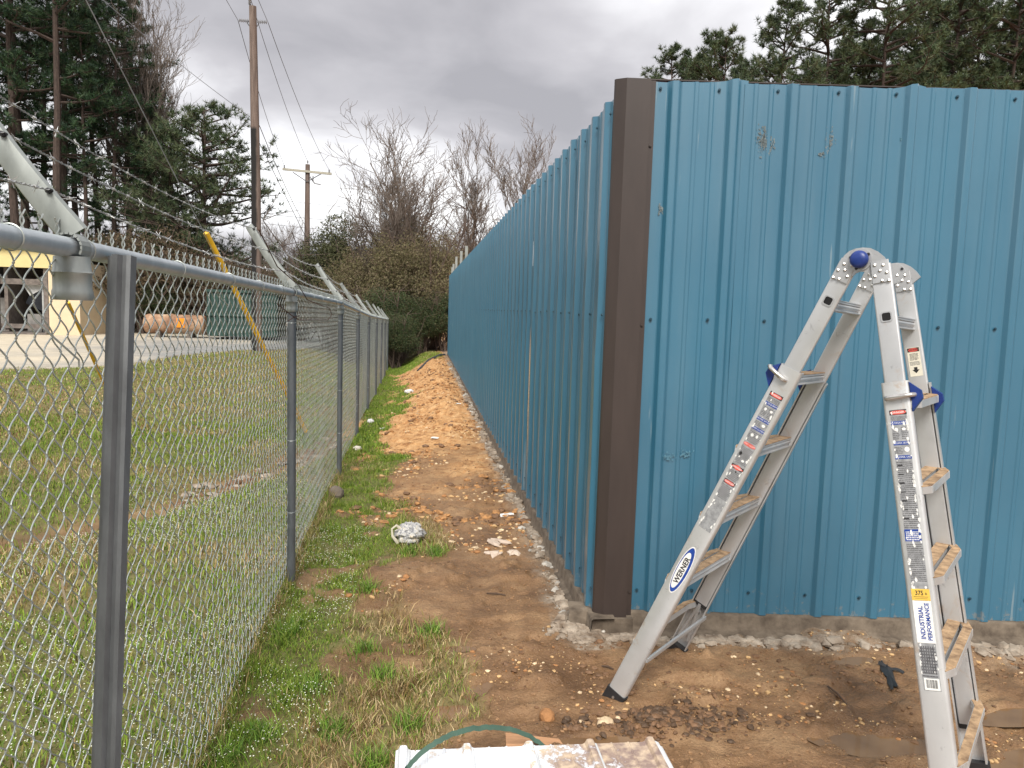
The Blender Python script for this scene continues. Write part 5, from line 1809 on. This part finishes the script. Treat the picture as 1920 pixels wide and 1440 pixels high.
part('header_board', [(xl, xo-.2, Y0+.21, Y0+.26, zf0-.75, zf0-.5)], M['old_wood'], shed)
part('low_board', [(xl, xo-.2, Y0+.21, Y0+.26, .25, .45)], M['old_wood'], shed)
part('divider', [(xo-2.0, xo-1.85, Y0+.3, Y0+4, .1, zf0)], M['old_wood'], shed)
# stored things
mb = MB(); bx = xo-1.0
mb.obox((bx, Y0+1.6, 1.5), (1, 0, -.5), (0, 1, 0), (.5, 0, 1), 1.1, .3, .8)
tag(mb.build('machine_crate', simple('dark_machine', (.05, .06, .08), .5), smooth=False), 'dark tilted machine stored in the open bay of the cream shed', 'machine')
mb = MB(); mb.box(bx-1.9, bx-1.2, Y0+1, Y0+1.6, .08, 1.6); mb.box(bx-.2, bx+.4, Y0+.6, Y0+1.1, .08, .9)
tag(mb.build('stored_boxes', simple('grey_boxes', (.22, .21, .2), .8), smooth=False), 'pale grey boxes stacked inside the open shed bay', 'boxes')
mb = MB(); mb.tube([V(bx+.55, Y0+.5, .1), V(bx+.55, Y0+.5, 2.4)], .05, 8); mb.obox((bx+.3, Y0+.5, 2.2), (1, 0, .6), (0, 1, 0), (-.6, 0, 1), 1.0, .05, .5)
tag(mb.build('sheet_scrap', simple('pale_sheet', (.45, .46, .46), .5), smooth=False), 'pale leaning sheet propped beside the shed wall opening', 'sheet')

# rusty tank
YT = 37.5
c = atY(330, 612, YT); L = float(atY(388, 612, YT)[0]-atY(268, 612, YT)[0]); rr = .44
tank = tag(empty('storage_tank', (c[0], YT, 0)), 'rusty tan cylindrical tank with an orange square lying by the woods', 'tank')
bpy.context.view_layer.update()
mt, nt, b = new_mat('rusty_tank_steel'); nn_ = n_noise(nt, 1.6, 6, .7, obj_vec(nt))
nt.links.new(n_ramp(nt, nn_, [(.3, (.13, .065, .04)), (.48, (.30, .17, .10)), (.62, (.46, .33, .22)), (.75, (.40, .22, .10))]), b.inputs['Base Color']); b.inputs['Roughness'].default_value = .8
mb = MB(); x0 = -L/2; pr_ = [(x0, .05), (x0+.03, .25), (x0+.10, rr*.9), (x0+.2, rr), (x0+L*.42, rr), (x0+L*.43, rr+.03), (x0+L*.46, rr+.03), (x0+L*.47, rr), (x0+L-.2, rr), (x0+L-.1, rr*.9), (x0+L-.03, .25), (x0+L, .05)]
mb.tube([V(a, 0, rr+.18) for a, _ in pr_], [q for _, q in pr_], 26); mb.build('shell', mt, tank, sharp=40)
mb = MB(); mb.obox((L*.12, -rr-.01, rr+.25), (1, 0, 0), (0, 1, 0), (0, 0, 1), .36, .04, .42); mb.build('warning_square', simple('orange_paint', (.80, .28, .01), .5), tank)
mb = MB()
for sx in (-.7, .7): mb.box(sx-.1, sx+.1, -.35, .35, 0, .3)
mb.build('saddle', M['old_wood'], tank, smooth=False)

# green container
YC = 36.5
xa, xb_ = float(atY(388, 600, YC)[0]), float(atY(520, 600, YC)[0]); zt2 = float(atY(450, 549, YC)[2])
cont = tag(empty('waste_container', ((xa+xb_)/2, YC, 0)), 'dark green ribbed waste container behind the tall pole', 'container')
M['green_c'] = simple('dark_green_paint', (.018, .055, .045), .5, var=.35, scale=2)
w = xb_-xa
mb = MB(); mb.box(-w/2, w/2, 0, 2.3, .15, zt2); mb.build('body', M['green_c'], cont, smooth=False)
for k in range(9):
    mb = MB(); xx = -w/2+.12+(w-.24)*k/8; mb.box(xx-.05, xx+.05, -.07, -.003, .2, zt2-.1); mb.build('side_rib', M['green_c'], cont, smooth=False)
mb = MB(); mb.box(-w/2-.05, w/2+.05, -.09, 2.35, zt2+.003, zt2+.12); mb.build('top_frame', M['green_c'], cont, smooth=False)
mb = MB(); mb.box(-w/2-.03, w/2+.03, -.085, -.073, zt2*.5, zt2*.5+.1); mb.build('middle_band', M['green_c'], cont, smooth=False)


# ============================================================ trees
def leaf_cloud(centers, dirs, k, length, width, cols, rs_, spread=.9, droop=0.0):
    """k thin triangles round every centre"""
    n = len(centers)
    C = np.repeat(centers, k, 0); D = np.repeat(dirs, k, 0)
    d = D+rs_.randn(n*k, 3)*spread; d[:, 2] -= droop; d /= np.linalg.norm(d, axis=1)[:, None]
    s = np.cross(d, rs_.randn(n*k, 3)); s /= np.linalg.norm(s, axis=1)[:, None]
    L = length*rs_.uniform(.6, 1.2, (n*k, 1)); w = width*rs_.uniform(.6, 1.2, (n*k, 1))
    P = np.stack([C-s*w/2, C+s*w/2, C+d*L+s*w*.25], 1).reshape(-1, 3)
    F = np.arange(n*k*3).reshape(-1, 3)
    ci = np.repeat(rs_.randint(0, len(cols), n), k)
    col = np.array(cols)[ci]*rs_.uniform(.7, 1.25, (n*k, 1))
    return P, F, np.repeat(col, 3, 0)


M['needles'] = mat_attr('pine_needles', .6, .35)
M['leaves'] = mat_attr('shrub_leaves', .6, .3)
M['bark'] = simple('pine_bark', (.062, .042, .034), .9, var=.5, scale=5, stretch=(3, 3, .8), bump=.5)
M['bark_grey'] = simple('grey_bark', (.165, .135, .115), .9, var=.45, scale=5, bump=.3)
M['twig'] = simple('brown_twigs', (.105, .075, .060), .9, var=.4, scale=2)
PINE_COLS = [(.020, .050, .022), (.032, .070, .026), (.015, .038, .020), (.045, .080, .030)]
PINE_COLS2 = [(.060, .092, .040), (.085, .115, .050), (.042, .070, .034), (.100, .118, .060)]


def limb(mb, p, d, L, r0_, r1_, rng, nseg=4, up=.1, wig=.15, sides=4):
    pts = [p]; rad = [r0_]; d = unit(d)
    for i in range(nseg):
        d = unit(d+V(rng.gauss(0, wig), rng.gauss(0, wig), rng.gauss(0, wig)*.6+up))
        pts.append(pts[-1]+d*L/nseg); rad.append(r0_+(r1_-r0_)*(i+1)/nseg)
    mb.tube(pts, rad, sides, caps=False)
    return pts, d


def make_pine(seed, h, r, crown0, spread, cols, nb=46, full=1.0, lowden=.35):
    rng = random.Random(seed); rs_ = np.random.RandomState(seed)
    tr = MB(); tp = [V(0, 0, -.3)]; n = 9; lean = V(rng.gauss(0, .015), rng.gauss(0, .015), 0)
    for i in range(1, n+1): tp.append(V(rng.gauss(0, .06), rng.gauss(0, .06), h*i/n)+lean*h*i/n)
    tr.tube(tp, [r*(1-.85*i/n) for i in range(n+1)], 8, caps=False)
    br = MB(); C = []; D = []
    for i in range(nb):
        t = (i+rng.random())/nb; z = h*(crown0+(1-crown0)*t**.85)
        if t < .3 and rng.random() > lowden*2: continue
        f = z/h*n; k0 = min(int(f), n-1); p = tp[k0]+(tp[k0+1]-tp[k0])*(f-k0)
        rel = t
        L = spread*(.35+1.0*math.sin(math.pi*min(1, .18+rel*.80))**.8)*rng.uniform(.55, 1.15)*(1-.45*rel**3)
        a = rng.uniform(0, 6.283); up = -.05+.45*rel
        pts, d = limb(br, p, V(math.cos(a), math.sin(a), up), L, .03+.018*L, .012, rng, 4, .05, .16)
        for j in range(int(6+L*3.4)):
            q = rng.uniform(.28, 1.0)*(len(pts)-1); k1 = min(int(q), len(pts)-2); pp = pts[k1]+(pts[k1+1]-pts[k1])*(q-k1)
            dd_ = unit(V(rng.gauss(0, 1), rng.gauss(0, 1), rng.gauss(.25, .5))+d*.7)
            sl = rng.uniform(.25, .9)*L*.36
            sp, sdv = limb(br, pp, dd_, sl, .014, .006, rng, 2, .12, .2, 3)
            m_ = 3 if rng.random() < full else 2
            for u in range(m_):
                C.append(sp[0]+(sp[-1]-sp[0])*(.35+.65*(u+1)/m_)+V(*[rng.gauss(0, .07) for _ in range(3)])); D.append(unit(sdv+V(0, 0, .3)))
    P, F, col = leaf_cloud(np.array(C), np.array(D), 15, .33, .036, cols, rs_, .8)
    return tr, br, (P, F, col)


def pine_proto(seed, h, r, c0, sp, cols, **kw):
    tr, br, (P, F, col) = make_pine(seed, h, r, c0, sp, cols, **kw)
    root = empty('pine_tree', (0, 0, 0))
    t = tr.build('trunk', M['bark'], root)
    b_ = br.build('branches', M['bark'], root, smooth=False); b_['kind'] = 'stuff'
    n_ = np_mesh('crown', P, F, M['needles'], root, attrs={'col': col}); n_['kind'] = 'stuff'
    return root


def make_bare(seed, h, r, ang, levels=4, nch=(4, 5, 4, 4), spread=1.0, multi=1, up=.12, tw=.011):
    rng = random.Random(seed); tr = MB(); br = MB()
    def rec(p, d, L, r_, lev):
        tgt = tr if lev == 0 else br
        ns = 6 if lev < 2 else 3
        pts, dl = limb(tgt, p, d, L, r_, max(r_*.42, tw*.6), rng, ns, up*(1 if lev else .3), .10+.05*lev, 6 if lev < 2 else 3)
        if lev >= levels: return
        n = nch[lev]
        for i in range(n):
            q = (.25+.75*(i+rng.random())/n)*(len(pts)-1) if lev else (.30+.70*(i+.5)/n)*(len(pts)-1)
            k1 = min(int(q), len(pts)-2); pp = pts[k1]+(pts[k1+1]-pts[k1])*(q-k1)
            dd_ = unit(pts[k1+1]-pts[k1])
            perp = unit(np.cross(dd_, V(rng.gauss(0, 1), rng.gauss(0, 1), rng.gauss(0, 1))))
            a = ang*rng.uniform(.6, 1.3)
            rec(pp, dd_*math.cos(a)+perp*math.sin(a), L*rng.uniform(.42, .72)*spread, max(r_*(1-.5*q/(len(pts)-1))*.52, tw), lev+1)
    for m_ in range(multi):
        a = rng.uniform(0, 6.28); k = .0 if multi == 1 else .42
        rec(V(math.cos(a)*.15*(multi > 1), math.sin(a)*.15*(multi > 1), -.2), V(k*math.cos(a), k*math.sin(a), 1), h*.52*rng.uniform(.85, 1.1), r, 0)
    return tr, br


def bare_proto(*a, mat='bark_grey', name='bare_tree', **k):
    tr, br = make_bare(*a, **k); root = empty(name, (0, 0, 0))
    tr.build('trunk', M[mat], root); b_ = br.build('branches', M['twig'] if mat == 'twig' else M[mat], root, smooth=False); b_['kind'] = 'stuff'
    return root


def make_shrub(seed, rx, rz_, n, cols, size, mat='leaves', stems=True, name='shrub', k=3, lobes=9, open_=.25):
    rs_ = np.random.RandomState(seed); rng = random.Random(seed)
    root = empty(name, (0, 0, 0))
    if stems:
        st_ = MB()
        for i in range(16):
            a = rng.uniform(0, 6.28); d = V(math.cos(a)*rng.uniform(.1, .9), math.sin(a)*rng.uniform(.1, .9), 1)
            pts, dl = limb(st_, V(rng.gauss(0, .2), rng.gauss(0, .2), -.1), d, rz_*1.9*rng.uniform(.6, 1.1), .045, .012, rng, 5, .05, .13, 4)
            for j in range(9):
                k1 = rng.randrange(1, len(pts)); limb(st_, pts[k1], V(rng.gauss(0, 1), rng.gauss(0, 1), rng.gauss(.5, .5)), rx*rng.uniform(.3, .75), .014, .005, rng, 3, .05, .2, 3)
        b_ = st_.build('stems', M['twig'], root, smooth=False); b_['kind'] = 'stuff'
    # lobed shells
    L = rs_.randn(lobes, 3); L /= np.linalg.norm(L, axis=1)[:, None]; L[:, 2] = np.abs(L[:, 2])*.9
    lc = L*np.array([rx*.55, rx*.55, rz_*.75])+np.array([0, 0, rz_*.75]); lr = rs_.uniform(.35, .62, lobes)
    ii = rs_.randint(0, lobes, n)
    d = rs_.randn(n, 3); d /= np.linalg.norm(d, axis=1)[:, None]
    rad = (rs_.rand(n)**.45)
    C = lc[ii]+d*rad[:, None]*lr[ii][:, None]*np.array([rx, rx, rz_*.9])
    C = C[C[:, 2] > .0]
    keepn = vnoise(C[:, 0]*2.2+50, C[:, 2]*2.2+50, seed)+vnoise(C[:, 1]*2.2+50, C[:, 2]*2.2+9, seed+1) > open_*2
    C = C[keepn]
    D = rs_.randn(len(C), 3); D[:, 2] += .3; D /= np.linalg.norm(D, axis=1)[:, None]
    P, F, col = leaf_cloud(C, D, k, size, size*.38, cols, rs_, .8)
    f = np_mesh('foliage', P, F, M[mat], root, attrs={'col': col}); f['kind'] = 'stuff'
    return root


def place(proto, used, x, y, rz, s, label, cat, group=None, z=None):
    zz = (float(base_z(np.array(x), np.array(y))) if y < 60 else 0.0)-.05 if z is None else z
    o = copy_tree(proto, (x, y, zz), rz, s) if used.get(proto.name) else proto
    if not used.get(proto.name):
        proto.location = (x, y, zz); proto.rotation_euler = (0, 0, rz); proto.scale = (s, s, s) if not hasattr(s, '__len__') else s
        used[proto.name] = True
    for q in ('label', 'category', 'group'):
        if q in o: del o[q]
    tag(o, label, cat, group)
    return o


used = {}
X_at = lambda px, Y: float(atY(px, 600, Y)[0])
PA = pine_proto(1, 25, .26, .16, 2.7, PINE_COLS, nb=62)
PB = pine_proto(2, 23, .22, .25, 2.4, PINE_COLS, nb=54)
PC = pine_proto(3, 27, .28, .35, 2.6, PINE_COLS, nb=50)
PD = pine_proto(4, 12.2, .24, .10, 3.5, PINE_COLS2, nb=60, lowden=.6)
PE = pine_proto(5, 21, .20, .30, 2.9, PINE_COLS2, nb=74)
PF = pine_proto(6, 20, .19, .32, 2.7, PINE_COLS2, nb=70)
tl = random.Random(21)
left = [(-60, 44, 'A', 1), (0, 47, 'B', 1.02), (32, 43, 'C', .95), (58, 45, 'A', 1.0), (80, 52, 'B', 1.1), (108, 42, 'C', .93), (122, 46, 'A', .98), (150, 54, 'C', .9), (190, 50, 'A', .92), (238, 52, 'B', .90),
        (212, 45, 'B', .80), (165, 43, 'B', .72), (-30, 52, 'A', 1.1), (270, 49, 'B', .66), (300, 47, 'B', .58), (-90, 50, 'C', 1), (340, 50, 'A', .44)]
for px, Y, kx, s in left:
    P_proto = {'A': PA, 'B': PB, 'C': PC}[kx]
    place(P_proto, used, X_at(px, Y), Y, tl.uniform(0, 6.28), s, 'dark green pine in the dense stand behind the cream shed', 'pine tree', 'pines in the left stand')
place(PD, used, X_at(385, 44), 44, .4, .98, 'broad low pine with spreading branches just left of the tall pole', 'pine tree')
place(PD, used, X_at(330, 46), 46, 2.4, .92, 'rounded bushy pine below the bare crown left of the tall pole', 'pine tree')
right = [(1240, 62, 'E', .90), (1300, 60, 'F', .96), (1280, 68, 'E', .98), (1335, 58, 'F', .94), (1372, 64, 'E', .92), (1428, 60, 'F', 1.10), (1480, 66, 'E', .95), (1528, 58, 'F', 1.16), (1580, 62, 'E', 1.02), (1632, 57, 'E', 1.18), (1690, 62, 'F', 1.25), (1740, 58, 'E', 1.22),
         (1800, 62, 'F', 1.3), (1850, 56, 'E', 1.2), (1905, 60, 'F', 1.3), (1960, 56, 'E', 1.25), (1560, 70, 'E', 1.1), (1665, 72, 'E', 1.3), (1770, 70, 'F', 1.35), (1880, 70, 'E', 1.4), (1345, 70, 'F', .85), (1450, 72, 'E', .92)]
for px, Y, kx, s in right:
    place({'E': PE, 'F': PF}[kx], used, X_at(px, Y), Y, tl.uniform(0, 6.28), s*1.20, 'green pine rising behind the front of the blue wall', 'pine tree', 'pines behind the blue wall')

BA = bare_proto(31, 20, .14, .42, nch=(12, 7, 6, 5), spread=.80, up=.20, tw=.007)
BB = bare_proto(32, 18, .12, .38, nch=(12, 7, 6, 5), spread=.82, up=.22, tw=.007)
place(BA, used, X_at(255, 46), 46, .3, 1.35, 'tall bare grey tree rising from the pines toward the top left', 'bare tree')
place(BB, used, X_at(345, 48), 48, 1.9, 1.55, 'bare pale crowned tree at the right edge of the left stand', 'bare tree')
place(BA, used, X_at(295, 52), 52, 2.7, 1.35, 'bare tree standing between two other bare crowns over the left pines', 'bare tree')
BC = bare_proto(33, 10.5, .15, .62, nch=(8, 6, 5, 5), spread=.88, multi=3, up=.10, tw=.0080)
BD = bare_proto(34, 9.5, .085, .45, nch=(9, 7, 6, 6), spread=.83, multi=2, up=.16, tw=.0075)
place(BC, used, X_at(755, 38), 38, .8, 1.17, 'large spreading bare tree above the thicket at the end of the path', 'bare tree')
place(BD, used, X_at(680, 36), 36, 2.2, 1.05, 'smaller bare tree between the far pole and the large spreading one', 'bare tree')
place(BD, used, X_at(925, 44), 44, .2, 1.38, 'slender bare tree partly hidden behind the top of the blue wall', 'bare tree')
place(BD, used, X_at(560, 44), 44, 4.2, .8, 'low bare tree at the foot of the far crossarm pole', 'bare tree')
place(BC, used, X_at(850, 44), 44, 3.9, .85, 'bare tree filling in behind the wall end left of the slender one', 'bare tree')

OL = [(.150, .140, .062), (.190, .168, .085), (.105, .098, .048), (.22, .18, .11), (.165, .120, .080)]
DK = [(.048, .074, .028), (.068, .098, .036), (.030, .050, .022), (.10, .09, .045)]
BR = [(.12, .082, .052), (.09, .062, .04), (.16, .115, .07), (.07, .065, .03)]
SA = make_shrub(51, 2.1, 2.5, 32000, OL, .060, lobes=16, open_=.47)
SB = make_shrub(52, 1.7, 2.0, 20000, DK, .075, lobes=12, open_=.36)
SC = make_shrub(53, 2.6, 2.2, 15000, BR, .10, lobes=12, open_=.44)
SE = make_shrub(54, 1.6, 2.2, 22000, [(.075, .082, .036), (.10, .105, .048), (.055, .062, .03)], .085, lobes=10, open_=.36)
G1 = 'olive shrubs of the end thicket'
for px, Y, k_, s, lab in ((745, 33, SA, 1.25, 'olive brown shrub in the middle of the thicket at the path end'), (815, 32, SA, 1.15, 'olive shrub touching the far end of the blue wall'), (680, 34, SA, 1.1, 'olive shrub behind the last fence bays'),
                          (780, 37, SA, 1.5, 'taller olive shrub at the back of the path end thicket'), (870, 36, SA, 1.0, 'olive shrub showing over the far end of the blue wall'),
                          (741, 28.6, SB, .62, 'dark evergreen bush spilling over the last fence post'), (790, 30.6, SB, .66, 'dark evergreen bush closing the end of the path'), (838, 30.5, SB, .70, 'dark bush at the far foot of the blue wall'),
                          (728, 30.5, SB, .88, 'tall dark evergreen right behind the end of the wire fence'), (645, 37, SE, 1.55, 'rounded green cedar right of the far crossarm pole'), (620, 33, SC, .72, 'brown brush right below the far crossarm pole'),
                          (570, 38, SC, .85, 'brown brush between the two utility poles'), (520, 42, SC, .95, 'brown brush just right of the tall pole'), (470, 46, SC, 1.0, 'brown brush behind the tall pole foot'), (660, 30, SC, .62, 'brown brush behind the middle of the wire fence')):
    place(k_, used, X_at(px, Y), Y, tl.uniform(0, 6.28), s, lab, 'shrub')
for i, (px, Y) in enumerate([(430, 43), (390, 41), (350, 42), (310, 41.5), (270, 41), (230, 42), (190, 42.5), (160, 48), (120, 50), (80, 52), (40, 50), (0, 50), (-50, 50), (250, 47), (330, 49), (410, 49), (200, 52)]):
    place(SC if i % 3 else SB, used, X_at(px, Y), Y, tl.uniform(0, 6.28), tl.uniform(.9, 1.35), 'dark brown underbrush below the pines at the edge of the pad', 'shrub', 'underbrush below the left pines')
# distant wood closing the horizon
def far_wood():
    rs_ = np.random.RandomState(9); n = 60000
    a = rs_.uniform(-math.pi, math.pi, n); rr2 = rs_.uniform(85, 110, n)
    X = np.sin(a)*rr2; Y = np.cos(a)*rr2
    top = 5.5+3.5*fbm(a*14+40, a*0+3, 1.0, 4, 77)
    Z = rs_.rand(n)**.8*top
    C = np.stack([X, Y, Z], -1); D = rs_.randn(n, 3); D[:, 2] += .8; D /= np.linalg.norm(D, axis=1)[:, None]
    P, F, col = leaf_cloud(C, D, 3, 1.0, .35, [(.05, .055, .035), (.09, .075, .055), (.04, .055, .032)], rs_, .8)
    tag(np_mesh('distant_woods', P, F, M['leaves'], attrs={'col': col}), kind='stuff')


far_wood()
